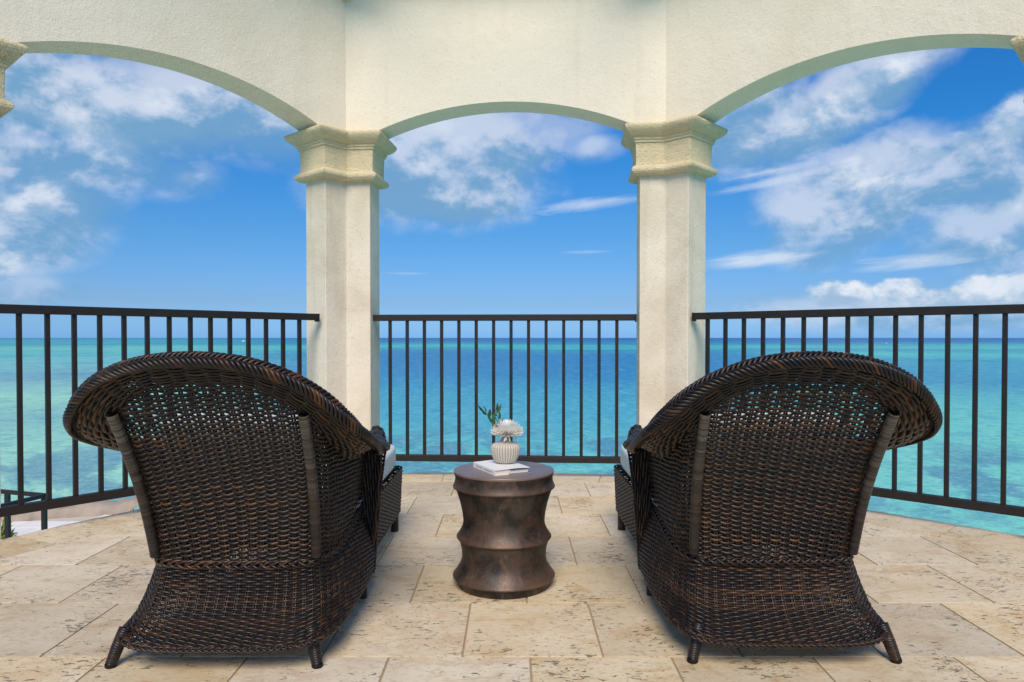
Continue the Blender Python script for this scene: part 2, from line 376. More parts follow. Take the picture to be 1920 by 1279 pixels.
# ------------------------------------------------------------------ object helpers
def link(name, me, parent=None, m=None):
    o = bpy.data.objects.new(name, me); COL.objects.link(o)
    if m is not None and me is not None and not me.materials: me.materials.append(m)
    if parent is not None: o.parent = parent
    return o
def thing(name, label, cat, loc=(0, 0, 0), rz=0, group=None):
    o = bpy.data.objects.new(name, None); COL.objects.link(o); o.empty_display_size = .1
    o.location = loc; o.rotation_euler = (0, 0, rz); o['label'] = label; o['category'] = cat
    if group: o['group'] = group
    return o
def tag(o, label, cat, group=None):
    o['label'] = label; o['category'] = cat
    if group: o['group'] = group
    return o
def mesh_np(name, V, F, smooth=True, tone=None):
    me = bpy.data.meshes.new(name)
    V = np.asarray(V, dtype=np.float32); F = np.asarray(F, dtype=np.int32)
    me.vertices.add(len(V)); me.vertices.foreach_set('co', V.ravel())
    k = F.shape[1]
    me.loops.add(F.size); me.loops.foreach_set('vertex_index', F.ravel())
    me.polygons.add(len(F)); me.polygons.foreach_set('loop_start', np.arange(0, F.size, k, dtype=np.int32))
    try: me.polygons.foreach_set('loop_total', np.full(len(F), k, dtype=np.int32))
    except Exception: pass
    me.polygons.foreach_set('use_smooth', np.full(len(F), smooth))
    if tone is not None:
        a = me.attributes.new('tone', 'FLOAT', 'POINT'); a.data.foreach_set('value', np.asarray(tone, dtype=np.float32))
    me.update(calc_edges=True); me.validate()
    return me
def mesh_py(name, verts, faces, smooth=False, bevel=0.0):
    me = bpy.data.meshes.new(name); me.from_pydata([tuple(v) for v in verts], [], faces)
    bm = bmesh.new(); bm.from_mesh(me)
    bmesh.ops.recalc_face_normals(bm, faces=bm.faces)
    if bevel: bmesh.ops.bevel(bm, geom=[e for e in bm.edges], offset=bevel, segments=2, profile=.6, affect='EDGES')
    bm.to_mesh(me); bm.free()
    if smooth:
        for p in me.polygons: p.use_smooth = True
    return me
def box_me(name, sx, sy, sz, bevel=0.0, c=(0, 0, 0)):
    x, y, z = sx / 2, sy / 2, sz / 2
    v = [(c[0] + a * x, c[1] + b * y, c[2] + d * z) for a in (-1, 1) for b in (-1, 1) for d in (-1, 1)]
    f = [(0, 1, 3, 2), (4, 6, 7, 5), (0, 4, 5, 1), (2, 3, 7, 6), (0, 2, 6, 4), (1, 5, 7, 3)]
    return mesh_py(name, v, f, bevel=bevel)
def tube(path, ra, rb=None, k=6, up=None, caps=True):
    """path (n,3); ra radius along 'up' normal, rb radius across. returns V,F"""
    P = np.asarray(path, float); n = len(P); rb = ra if rb is None else rb
    T = np.gradient(P, axis=0); T /= np.linalg.norm(T, axis=1, keepdims=True) + 1e-12
    if up is None: up = np.tile(np.array([0.013, 0.021, 1.0]), (n, 1)); up[np.abs(T[:, 2]) > .95] = (1, 0.02, 0)
    N = up - (up * T).sum(1, keepdims=True) * T; N /= np.linalg.norm(N, axis=1, keepdims=True) + 1e-12
    B = np.cross(T, N)
    a = np.arange(k) / k * 2 * np.pi
    ra = np.broadcast_to(np.asarray(ra, float), (n,)); rb = np.broadcast_to(np.asarray(rb, float), (n,))
    V = P[:, None, :] + N[:, None, :] * (np.cos(a)[None, :, None] * ra[:, None, None]) + B[:, None, :] * (np.sin(a)[None, :, None] * rb[:, None, None])
    V = V.reshape(-1, 3)
    i = np.arange(n - 1)[:, None] * k; j = np.arange(k)[None, :]; j2 = (j + 1) % k
    F = np.stack([i + j, i + j2, i + k + j2, i + k + j], -1).reshape(-1, 4)
    return V, F
class Acc:
    def __init__(s): s.V = []; s.F = []; s.T = []; s.n = 0
    def add(s, V, F, tone=0.5):
        s.V.append(V); s.F.append(F + s.n); s.T.append(np.broadcast_to(np.asarray(tone, float), (len(V),))); s.n += len(V)
    def mesh(s, name): return mesh_np(name, np.concatenate(s.V), np.concatenate(s.F), True, np.concatenate(s.T))
def lathe(prof, k=64, rmod=None, tone=None):
    V = []; T = []
    for i, (r, z) in enumerate(prof):
        a = np.arange(k) / k * 2 * np.pi
        rr = np.full(k, r) if rmod is None else rmod(r, z, a)
        V.append(np.stack([rr * np.cos(a), rr * np.sin(a), np.full(k, z)], -1)); T.append(np.full(k, tone[i] if tone else 0.5))
    n = len(prof); V = np.concatenate(V)
    i = np.arange(n - 1)[:, None] * k; j = np.arange(k)[None, :]; j2 = (j + 1) % k
    F = np.stack([i + j, i + j2, i + k + j2, i + k + j], -1).reshape(-1, 4)
    return V, F, np.concatenate(T)

# ------------------------------------------------------------------ sea
o = link('sea', mesh_np('sea', [(-40000, -40000, -9), (40000, -40000, -9), (40000, 40000, -9), (-40000, 40000, -9)], [(0, 1, 2, 3)], False), m=M['sea']); o['kind'] = 'structure'

# ------------------------------------------------------------------ terrace floor
def offset_poly(P, d):
    """open polyline offset to its left by d (mitred)"""
    P = [Vector(p) for p in P]; out = []
    for i in range(len(P)):
        a = P[max(i - 1, 0)]; b = P[i]; c = P[min(i + 1, len(P) - 1)]
        t1 = (b - a).normalized() if i > 0 else (c - b).normalized(); t2 = (c - b).normalized() if i < len(P) - 1 else t1
        n1 = Vector((-t1.y, t1.x)); n2 = Vector((-t2.y, t2.x)); nn = (n1 + n2).normalized()
        out.append(b + nn * (d / max(.3, nn.dot(n1))))
    return out
def catmull(P, sub):
    P = [np.array(p, float) for p in P]; out = []
    Q = [2 * P[0] - P[1]] + P + [2 * P[-1] - P[-2]]
    for i in range(1, len(Q) - 2):
        for k in range(sub):
            t = k / sub; p0, p1, p2, p3 = Q[i - 1], Q[i], Q[i + 1], Q[i + 2]
            out.append(.5 * ((2 * p1) + (-p0 + p2) * t + (2 * p0 - 5 * p1 + 4 * p2 - p3) * t * t + (-p0 + 3 * p1 - 3 * p2 + p3) * t ** 3))
    out.append(P[-1]); return np.array(out)
EDGE = [(-3.0, .3), (-2.85, 1.6), (-2.62, 2.5), (-2.32, 3.21), (-1.99, 3.79), (-1.60, 4.28), (-1.2, 4.62), (-.80, 4.79), (-.1, 4.815), (.65, 4.76), (1.1, 4.55),
        (1.5, 4.2), (1.91, 3.76), (2.40, 3.22), (2.8, 2.6), (3.1, 1.6), (3.25, .3)]
edge = catmull(EDGE, 8)                     # runs left -> right (clockwise seen from above)
inner = np.array([tuple(v) for v in offset_poly([tuple(e) for e in edge], -0.30)])
floor_me_poly = [tuple(e) for e in offset_poly([tuple(e) for e in edge], -.035)]
ring = floor_me_poly + [(3.15, -1.2), (-2.95, -1.2)]
n_ = len(ring)
V = [(x, y, -.0035) for x, y in ring] + [(x, y, -.30) for x, y in ring]
F = [tuple(range(n_))] + [(i, i + n_, (i + 1) % n_ + n_, (i + 1) % n_) for i in range(n_)]
floor = link('floor', mesh_py('floor_slab', V, F), m=M['grout']); floor['kind'] = 'structure'
ring2 = [tuple(e) for e in offset_poly([tuple(e) for e in edge], -.09)] + [(3.1, -1.2), (-2.9, -1.2)]
V = [(x, y, -.301) for x, y in ring2] + [(x, y, -9.5) for x, y in ring2]
n_ = len(ring2)
o = link('terrace_wall', mesh_py('terrace_wall', V, [tuple(range(n_))] + [(i, i + n_, (i + 1) % n_ + n_, (i + 1) % n_) for i in range(n_)]), m=M['fascia']); o['kind'] = 'structure'

def clip_convex(poly, hull):
    """clip polygon by convex hull given clockwise"""
    out = list(poly); m = len(hull)
    for i in range(m):
        a = hull[i]; b = hull[(i + 1) % m]; inp = out; out = []
        if not inp: break
        side = lambda p: (b[0] - a[0]) * (p[1] - a[1]) - (b[1] - a[1]) * (p[0] - a[0])
        for j in range(len(inp)):
            p = inp[j]; q = inp[(j + 1) % len(inp)]; sp, sq = side(p), side(q)
            if sp <= 0: out.append(p)
            if (sp < 0 < sq) or (sq < 0 < sp):
                t = sp / (sp - sq); out.append((p[0] + (q[0] - p[0]) * t, p[1] + (q[1] - p[1]) * t))
    # drop near duplicates
    res = []
    for p in out:
        if not res or (abs(p[0] - res[-1][0]) + abs(p[1] - res[-1][1])) > 1e-3: res.append(p)
    if len(res) > 2 and abs(res[0][0] - res[-1][0]) + abs(res[0][1] - res[-1][1]) < 1e-3: res.pop()
    return res
def area(p): return .5 * sum(p[i][0] * p[(i + 1) % len(p)][1] - p[(i + 1) % len(p)][0] * p[i][1] for i in range(len(p)))
def slab(name, poly, ztop, bev=.0007, zb=-.02):
    if area(poly) < 0: poly = poly[::-1]
    pts = [Vector(p) for p in poly]; n = len(pts); ins = []
    for i in range(n):
        a, b, c = pts[i - 1], pts[i], pts[(i + 1) % n]
        t1 = (b - a).normalized(); t2 = (c - b).normalized()
        n1 = Vector((-t1.y, t1.x)); n2 = Vector((-t2.y, t2.x)); nn = (n1 + n2)
        nn = nn.normalized() if nn.length > 1e-4 else n1
        ins.append(b + nn * (bev / max(.5, nn.dot(n1))))
    c = sum(pts, Vector((0, 0))) / n
    V = [(p.x, p.y, zb) for p in pts] + [(p.x, p.y, ztop - bev) for p in pts] + [(p.x, p.y, ztop) for p in ins]
    F = [tuple(range(2 * n, 3 * n))]
    for i in range(n):
        j = (i + 1) % n
        F += [(i, j, n + j, n + i), (n + i, n + j, 2 * n + j, 2 * n + i)]
    me = bpy.data.meshes.new(name); me.from_pydata([(v[0] - c.x, v[1] - c.y, v[2]) for v in V], [], F)
    return me, c
hull = [tuple(p) for p in offset_poly([tuple(p) for p in inner], -.003)]
hull = hull + [(hull[-1][0], -1.2), (hull[0][0], -1.2)]
PX, PY, J = .405, .4135, .0031
rr = random.Random(3)
for k in range(-5, 8):
    y0 = 2.026 + PY * k; y1 = y0 + PY
    ph = (-.143 if k % 2 == 0 else .052)
    for i in range(-9, 10):
        x0 = ph + PX * i; x1 = x0 + PX
        g = lambda: rr.uniform(-.0006, .0006)
        P = [(x0 + J + g(), y0 + J + g()), (x0 + J + g(), y1 - J + g()), (x1 - J + g(), y1 - J + g()), (x1 - J + g(), y0 + J + g())]
        Q = clip_convex(P, hull)
        if len(Q) < 3 or abs(area(Q)) < .0015: continue
        me, c = slab('tile', Q, 0.0 + rr.uniform(-.0005, .0005))
        o = link('tile', me, floor, M['trav']); o.location = (c.x, c.y, 0)
# border course that follows the edge, its outer side rough and broken
seg = np.linalg.norm(np.diff(edge, axis=0), axis=1); cum = np.r_[0, np.cumsum(seg)]
def at(curve, s): return np.array([np.interp(s, cum, curve[:, 0]), np.interp(s, cum, curve[:, 1])])
inn2 = np.array([tuple(v) for v in offset_poly([tuple(e) for e in edge], -0.297)])
s = .1
while s < cum[-1] - .2:
    s1 = min(s + rr.uniform(.40, .62), cum[-1])
    ts = np.linspace(s + .003, s1 - .003, 14)
    outer = []
    for t in ts:
        p = at(edge, t); q = at(inn2, t); dn = (p - q) / np.linalg.norm(p - q)
        outer.append(tuple(p + dn * (.012 * mnoise.noise(Vector((t * 9, 3.1, 0))) + .006 * mnoise.noise(Vector((t * 41, .1, 0))))))
    inr = [tuple(at(inn2, t)) for t in ts]
    me, c = slab('edge_tile', outer + inr[::-1], rr.uniform(-.0006, .0006), .0010, -.045)
    o = link('edge_tile', me, floor, M['trav']); o.location = (c.x, c.y, 0)
    s = s1

# ------------------------------------------------------------------ arcade: pillars, capitals, arches
TW, WJ, LW = .22, .16, 2.055
ZS, ZA, ZT = 2.24, 2.425, 3.45
CL = Vector((-1.084, 4.65)); CR = Vector((.9625, 4.46))
LW0 = (CR - CL).length
aL, aR = R_(49.0), R_(-43.5)
dL = Vector((math.cos(aL), math.sin(aL))); dR = Vector((math.cos(aR), math.sin(aR))); d0 = (CR - CL).normalized()
FL = CL - dL * LW; FR = CR + dR * LW
dLL = Vector((math.cos(aL + R_(45)), math.sin(aL + R_(45)))); dRR = Vector((math.cos(aR - R_(45)), math.sin(aR - R_(45))))
loggia = thing('arcade', 'cream stuccoed arcade of three low arches on bent pillars with yellow stone capitals', 'building')
nrm = lambda d: Vector((-d.y, d.x))           # outward (away from the room) for walls running left -> right
def mitre(C, da, db, t):
    na, nb = nrm(da), nrm(db); n = (na + nb).normalized()
    return C + n * (t / n.dot(na))
def arch_wall(A, B, d, dprev, dnext):
    L = (B - A).length; n = nrm(d)
    K = 40; ss = [0, WJ] ; zs = [ZS, ZS]
    half = (L - 2 * WJ) / 2; rise = ZA - ZS; Rr = (half ** 2 + rise ** 2) / (2 * rise)
    arc = []
    for i in range(K + 1):
        u = -half + 2 * half * i / K
        arc.append((WJ + half + u, ZA - Rr + math.sqrt(Rr * Rr - u * u)))
    pts = [(0, ZS)] + arc + [(L, ZS)]
    Vt = []; Fc = []
    bA = mitre(A, dprev, d, TW); bB = mitre(B, d, dnext, TW)
    N = len(pts)
    for (s_, z) in pts: p = A + d * s_; Vt.append((p.x, p.y, z))
    for (s_, z) in pts: p = A + d * s_; Vt.append((p.x, p.y, ZT))
    for i, (s_, z) in enumerate(pts):
        p = bA if i == 0 else bB if i == N - 1 else A + d * s_ + n * TW
        Vt.append((p.x, p.y, z))
    for i, (s_, z) in enumerate(pts):
        p = bA if i == 0 else bB if i == N - 1 else A + d * s_ + n * TW
        Vt.append((p.x, p.y, ZT))
    for i in range(N - 1):
        Fc.append((i, i + 1, N + i + 1, N + i)); Fc.append((2 * N + i + 1, 2 * N + i, 3 * N + i, 3 * N + i + 1))
        Fc.append((i + 1, i, 2 * N + i, 2 * N + i + 1)); Fc.append((N + i, N + i + 1, 3 * N + i + 1, 3 * N + i))
    me = mesh_py('arch_wall', Vt, Fc)
    me.materials.append(M['stucco'])
    return link('arch_wall', me, loggia)
arch_wall(FL, CL, dL, dLL, d0); arch_wall(CL, CR, d0, dL, dR); arch_wall(CR, FR, dR, d0, dRR)
def ring_poly(C, da, db, off):
    """bent pillar plan: da wall arrives at C, db wall leaves"""
    na, nb = nrm(da), nrm(db)
    pts = [C - da * WJ, C, C + db * WJ, C + db * WJ + nb * TW, mitre(C, da, db, TW), C - da * WJ + na * TW]
    out = []; n = len(pts)
    for i in range(n):
        a, b, c = pts[i - 1], pts[i], pts[(i + 1) % n]
        t1 = (b - a).normalized(); t2 = (c - b).normalized()
        n1 = Vector((t1.y, -t1.x)); n2 = Vector((t2.y, -t2.x)); nn = (n1 + n2).normalized()
        out.append(b + nn * (off / nn.dot(n1)))
    return out
PROF = [(1.930, 0.0), (1.934, .026), (1.942, .042), (1.955, .053), (1.968, .055), (1.982, .048), (1.992, .034), (1.997, .027), (2.02, .025), (2.06, .026), (2.135, .028),
        (2.137, .036), (2.152, .036), (2.154, .043), (2.169, .043), (2.171, .050), (2.177, .060), (2.188, .074), (2.200, .086), (2.213, .095), (2.226, .099), (2.237, .095), (2.243, .085)]
def pillar(C, da, db):
    zb = -.25
    def loops(prof, caps=True):
        Vt = []; Fc = []; n = 6
        for z, off in prof:
            for p in ring_poly(C, da, db, off): Vt.append((p.x, p.y, z))
        for i in range(len(prof) - 1):
            for j in range(n):
                k = (j + 1) % n; Fc.append((i * n + j, i * n + k, (i + 1) * n + k, (i + 1) * n + j))
        Fc.append(tuple(range(n))[::-1]); Fc.append(tuple(range((len(prof) - 1) * n, len(prof) * n)))
        return Vt, Fc
    Vt, Fc = loops([(zb, 0), (1.932, 0)])
    me = mesh_py('pillar', Vt, Fc)
    bm = bmesh.new(); bm.from_mesh(me)
    ed = [e for e in bm.edges if abs(e.verts[0].co.z - e.verts[1].co.z) > 1]
    bmesh.ops.bevel(bm, geom=ed, offset=.006, segments=3, profile=.5, affect='EDGES'); bm.to_mesh(me); bm.free()
    o = link('pillar', me, loggia, M['pillar'])
    Vt, Fc = loops(PROF)
    me = mesh_py('capital', Vt, Fc)
    bm = bmesh.new(); bm.from_mesh(me)
    ed = [e for e in bm.edges if abs(e.verts[0].co.z - e.verts[1].co.z) > .0005 and not e.is_boundary]
    bmesh.ops.bevel(bm, geom=ed, offset=.004, segments=2, profile=.5, affect='EDGES'); bm.to_mesh(me); bm.free()
    link('capital', me, o, M['coral'])
pillar(CL, dL, d0); pillar(CR, d0, dR); pillar(FL, dLL, dL); pillar(FR, dR, dRR)
# roof rafters that meet the wall at the corners
for C in (CL, CR):
    cen = Vector((-.25, 2.1)); h = (cen - C); hl = h.length; h.normalize()
    a0 = C + h * .02; z0 = 3.10
    sl = .42; Lr = 2.3
    me = box_me('roof_rafter', Lr, .06, .14, .006, c=(Lr / 2, 0, .07))
    o = link('roof_rafter', me, loggia, M['beam']); o.location = (a0.x, a0.y, z0)
    o.rotation_euler = Matrix.Rotation(math.atan2(h.y, h.x), 4, 'Z').__matmul__(Matrix.Rotation(-sl, 4, 'Y')).to_euler()

# strip of sloping ceiling, unseen above the frame, added to shade the wall tops
for A_, B_c, d_ in ((FL, CL, dL), (CL, CR, d0), (CR, FR, dR)):
    n2 = -nrm(d_); L_ = (B_c - A_).length; dep = .26
    nb = 5
    for q_ in range(nb):
        f0, f1 = q_ / nb * dep + .004, (q_ + 1) / nb * dep - .004
        Vc = []
        for zz in (0, .02):
            for s_, f_ in ((0, f0), (L_, f0), (L_, f1), (0, f1)):
                ins_ = f_ * math.tan(R_(22.5)); ss_ = ins_ if s_ == 0 else L_ - ins_
                p_ = A_ + d_ * ss_ + n2 * f_; Vc.append((p_.x, p_.y, 3.235 + f_ * .42 + zz))
        o = link('ceiling_shade_plank', mesh_py('ceiling_shade_plank', Vc, [(0, 1, 2, 3), (7, 6, 5, 4), (0, 4, 5, 1), (1, 5, 6, 2), (2, 6, 7, 3), (3, 7, 4, 0)]), loggia, M['beam'])

# ------------------------------------------------------------------ railings
bal_me = box_me('baluster', .0205, .0205, 1.07 - .10 - .042 - .042 + .004, .0015)
plate_me = box_me('mounting_plate', .006, .050, .052, .002)
def railing(x0, y0, angd, pitch, i0, i1, e0, e1, label):
    """x0,y0: first measured baluster; balusters i0..i1; rail from e0 to e1 (metres along)"""
    t = thing('railing', label, 'railing', (x0, y0, 0), R_(angd), 'dark metal railings of the terrace')
    for nm, z in (('top_rail', 1.07 - .021), ('bottom_rail', .10 + .021)):
        me = box_me(nm, e1 - e0, .042, .042, .003)
        o = link(nm, me, t, M['rail']); o.location = ((e0 + e1) / 2, 0, z)
    for ex in (e0, e1):
        for z in (1.049, .121):
            o = link('mounting_plate', plate_me, t, M['rail']); o.location = (ex + (.004 if ex == e0 else -.004), 0, z - .004)
    for i in range(i0, i1 + 1):
        o = link('baluster', bal_me, t, M['rail']); o.location = (i * pitch, 0, (.142 + 1.028) / 2)
    return t
railing(-.8081, 4.7047, -3.64, .1148, 0, 13, -.125, 13 * .1148 + .125, 'straight dark railing between the two middle pillars, behind the drum table')
railing(-2.2863, 3.2902, 50.13, .1148, -3, 13, -.42, 13 * .1148 + .135, 'dark railing under the left arch, behind the left wicker chaise')
railing(1.1859, 4.3001, -42.89, .1150, 0, 17, -.095, 17 * .115 + .1, 'dark railing under the right arch, behind the right wicker chaise')

# ------------------------------------------------------------------ wicker chaise
class Ring:
    def __init__(s, pts):                  # pts for x>=0, from back centre to arm front
        P = [np.array(p, float) for p in pts]
        full = [p * np.array([-1, 1, 1]) for p in P[:0:-1]] + P
        s.c = catmull(full, 12); s.u = np.linspace(-1, 1, len(s.c))
    def __call__(s, u): return np.stack([np.interp(u, s.u, s.c[:, i]) for i in range(3)], -1)
B_ = Ring([(0, -.075, .068), (.11, -.075, .068), (.205, -.066, .071), (.268, -.036, .078), (.298, .025, .083), (.311, .10, .083), (.312, .20, .08), (.315, .30, .08), (.313, .41, .08), (.31, .52, .08)])
BM = Ring([(0, .035, .135), (.10, .035, .135), (.185, .038, .137), (.244, .062, .140), (.278, .125, .145), (.30, .17, .150), (.318, .25, .158), (.325, .33, .162), (.322, .42, .165), (.316, .52, .168)])
W_ = Ring([(0, .075, .252), (.10, .075, .252), (.175, .082, .253), (.226, .100, .256), (.258, .158, .262), (.270, .20, .270), (.272, .27, .280), (.272, .34, .292), (.272, .42, .303), (.272, .52, .315)])
UM = Ring([(0, .02, .50), (.12, .02, .50), (.19, .025, .49), (.242, .045, .47), (.268, .10, .45), (.276, .16, .43), (.278, .24, .41), (.28, .32, .405), (.28, .42, .405), (.28, .52, .40)])
T_ = Ring([(0, -.135, .80), (.12, -.135, .79), (.198, -.12, .757), (.252, -.075, .707), (.280, -.005, .652), (.284, .09, .602), (.286, .18, .562), (.288, .28, .533), (.290, .40, .515), (.290, .53, .50)])
K_ = Ring([(0, -.165, .815), (.13, -.16, .80), (.235, -.145, .765), (.31, -.10, .705), (.348, -.03, .645), (.362, .07, .595), (.36, .18, .565), (.35, .28, .57), (.335, .42, .63), (.332, .54, .675)])
F_ = Ring([(0, -.200, .862), (.13, -.198, .850), (.235, -.178, .815), (.308, -.148, .768), (.360, -.105, .712), (.388, -.03, .662), (.392, .08, .618), (.383, .22, .580), (.372, .36, .552), (.362, .50, .530)])
def bez(a, b, c):
    def S(u, t):
        t = np.asarray(t)[..., None] if np.ndim(t) else t
        # curve passes through b at t = .5
        q = 2 * b(u) - .5 * (a(u) + c(u))
        return (1 - t) ** 2 * a(u) + 2 * t * (1 - t) * q + t * t * c(u)
    return S
def bezc(a, b, c):
    def S(u, t):
        t = np.asarray(t)[..., None] if np.ndim(t) else t
        return (1 - t) ** 2 * a(u) + 2 * t * (1 - t) * b(u) + t * t * c(u)
    return S
def by_length(S, nu=241, nt=61):
    """same sheet with its second parameter running evenly in length"""
    uu = np.linspace(-1, 1, nu); tt = np.linspace(0, 1, nt); tab = np.empty((nu, nt))
    for i, q in enumerate(uu):
        P = S(np.full(nt, q), tt); l = np.r_[0, np.cumsum(np.linalg.norm(np.diff(P, axis=0), axis=1))]
        tab[i] = np.interp(np.linspace(0, l[-1], nt), l, tt)
    def S2(u, s_):
        u = np.asarray(u, float); s_ = np.broadcast_to(np.asarray(s_, float), u.shape)
        fi = np.clip((u + 1) / 2 * (nu - 1), 0, nu - 1.001); i = fi.astype(int); a = fi - i
        fj = np.clip(s_ * (nt - 1), 0, nt - 1.001); j = fj.astype(int); b = fj - j
        t = (1 - a) * ((1 - b) * tab[i, j] + b * tab[i, j + 1]) + a * ((1 - b) * tab[i + 1, j] + b * tab[i + 1, j + 1])
        t = np.where(s_ >= 1, 1.0, t)
        return S(u, t)
    return S2
S_base = by_length(bez(B_, BM, W_)); S_up = by_length(bez(W_, UM, T_)); S_fl = by_length(bezc(T_, K_, F_))
def normals(S, u, t):
    e = 1e-3
    du = S(np.clip(u + e, -1, 1), t) - S(np.clip(u - e, -1, 1), t)
    dt = S(u, np.clip(t + e, 0, 1)) - S(u, np.clip(t - e, 0, 1))
    n = np.cross(du, dt); n /= np.linalg.norm(n, axis=-1, keepdims=True) + 1e-12
    return n
def arc_u(S, t, n):
    uu = np.linspace(-1, 1, 600); P = S(uu, np.full(600, t)); l = np.r_[0, np.cumsum(np.linalg.norm(np.diff(P, axis=0), axis=1))]
    return np.interp(np.linspace(0, l[-1], n), l, uu), l[-1]
rng = np.random.RandomState(11)
def row_tone(n, seedv):
    """tone changes now and then along one strand"""
    out = np.empty(n); i = 0
    while i < n:
        k = rng.randint(40, 160); out[i:i + k] = rng.rand(); i += k
    return out
def weave(acc, S, rows, spacing, rad, flat, amp, per=5, k=6, stakes=True, pair=True, stake_r=.0028, tmid=.5, sag=.0012):
    """rows: list of arrays/values t(u). strands go in front of one stake and behind the next"""
    _, L = arc_u(S, tmid, 10); nst = int(round(L / spacing)); ns = nst * per + 1
    u, _ = arc_u(S, tmid, ns); ph = np.arange(ns) / per * np.pi
    for r, tf in enumerate(rows):
        t = tf(u); ok = (t <= 1.0) & (t >= 0)
        P = S(u, np.clip(t, 0, 1)); N = normals(S, u, np.clip(t, .002, .998))
        off = amp * np.cos(ph + r * np.pi + .15 * rng.randn())
        off = off + .0006 * rng.randn()
        rd = rad(u, t) if callable(rad) else np.full(ns, rad)
        P = P + N * off[:, None]; P[:, 2] += -sag * np.clip((rd - .0043) / .0004, 0, 1) * np.cos(ph + r * np.pi) + .0004 * rng.randn()
        tone = row_tone(ns, r)
        i = 0
        while i < ns:
            if not ok[i]: i += 1; continue
            j = i
            while j < ns and ok[j]: j += 1
            if j - i > 3:
                V, F = tube(P[i:j], rd[i:j] * flat, rd[i:j], k, up=N[i:j]); acc.add(V, F, np.repeat(tone[i:j], k))
            i = j
    if stakes:
        for q in range(nst + 1):
            uu = u[min(q * per, ns - 1)]
            for dx in ((-.0035, .0035) if pair else (0,)):
                tt = np.linspace(0, 1, 12); U = np.full(12, uu)
                P = S(U, tt); N = normals(S, U, np.clip(tt, .002, .998)); du = np.cross(N, np.gradient(P, axis=0)); du /= np.linalg.norm(du, axis=1, keepdims=True)
                V, F = tube(P + du * dx, stake_r, stake_r, 5, up=N); acc.add(V, F, rng.rand())
def braid(acc, path, up, A, Bz, period, r, nb=3, per_b=3, k=6, step=.006, delta=None):
    """plait of nb bundles of per_b parallel strands round a core"""
    l = np.r_[0, np.cumsum(np.linalg.norm(np.diff(path, axis=0), axis=1))]; L = l[-1]
    n = max(8, int(L / step)); ss = np.linspace(0, L, n)
    f = lambda a, s_: np.stack([np.interp(s_, l, a[:, i]) for i in range(3)], -1)
    delta = delta or period / nb / per_b
    for b in range(nb):
        for j in range(per_b):
            th = 2 * np.pi * ss / period + b * 2 * np.pi / nb
            s2 = np.clip(ss + (j - (per_b - 1) / 2) * delta, 0, L)
            P = f(path, s2); U = f(up, s2); T = np.gradient(P, axis=0) + 1e-9; T /= np.linalg.norm(T, axis=1, keepdims=True)
            U = U - (U * T).sum(1, keepdims=True) * T; U /= np.linalg.norm(U, axis=1, keepdims=True); Bn = np.cross(T, U)
            a = A * np.sin(th); c = Bz * np.sin(2 * th)
            # wrap the flat plait round its core
            P2 = P + Bn * a[:, None] + U * (c + np.sqrt(np.maximum(0, (A * 1.25) ** 2 - a ** 2)) - A * .9)[:, None]
            V, F = tube(P2, r, r, k, up=U); acc.add(V, F, np.repeat(row_tone(n, 0), k))
def tube_obj(name, path, r, parent, m, k=8, up=None):
    V, F = tube(path, r, r, k, up=up); return link(name, mesh_np(name, V, F, True, np.full(len(V), .4)), parent, m)

def wrapped_pole(path, r0, r1, pitch=.0048, k=12, tone_var=.6):
    l = np.r_[0, np.cumsum(np.linalg.norm(np.diff(path, axis=0), axis=1))]; n = int(l[-1] / pitch * 4)
    ss = np.linspace(0, l[-1], n); P = np.stack([np.interp(ss, l, path[:, i]) for i in range(3)], -1)
    r = np.linspace(r0, r1, n) + .0013 * np.abs(np.sin(ss / pitch * np.pi))
    V, F = tube(P, r, r, k)
    tn = np.interp(np.arange(n) // 4, np.arange(n // 4 + 2), rng.rand(n // 4 + 2))
    c0 = len(V); V = np.vstack([V, P[0], P[-1]])
    cap = [(c0, (j + 1) % k, j, j) for j in range(k)] + [(c0 + 1, (n - 1) * k + j, (n - 1) * k + (j + 1) % k, (n - 1) * k + (j + 1) % k) for j in range(k)]
    return V, F, np.r_[np.repeat(tn, k), .5, .5]

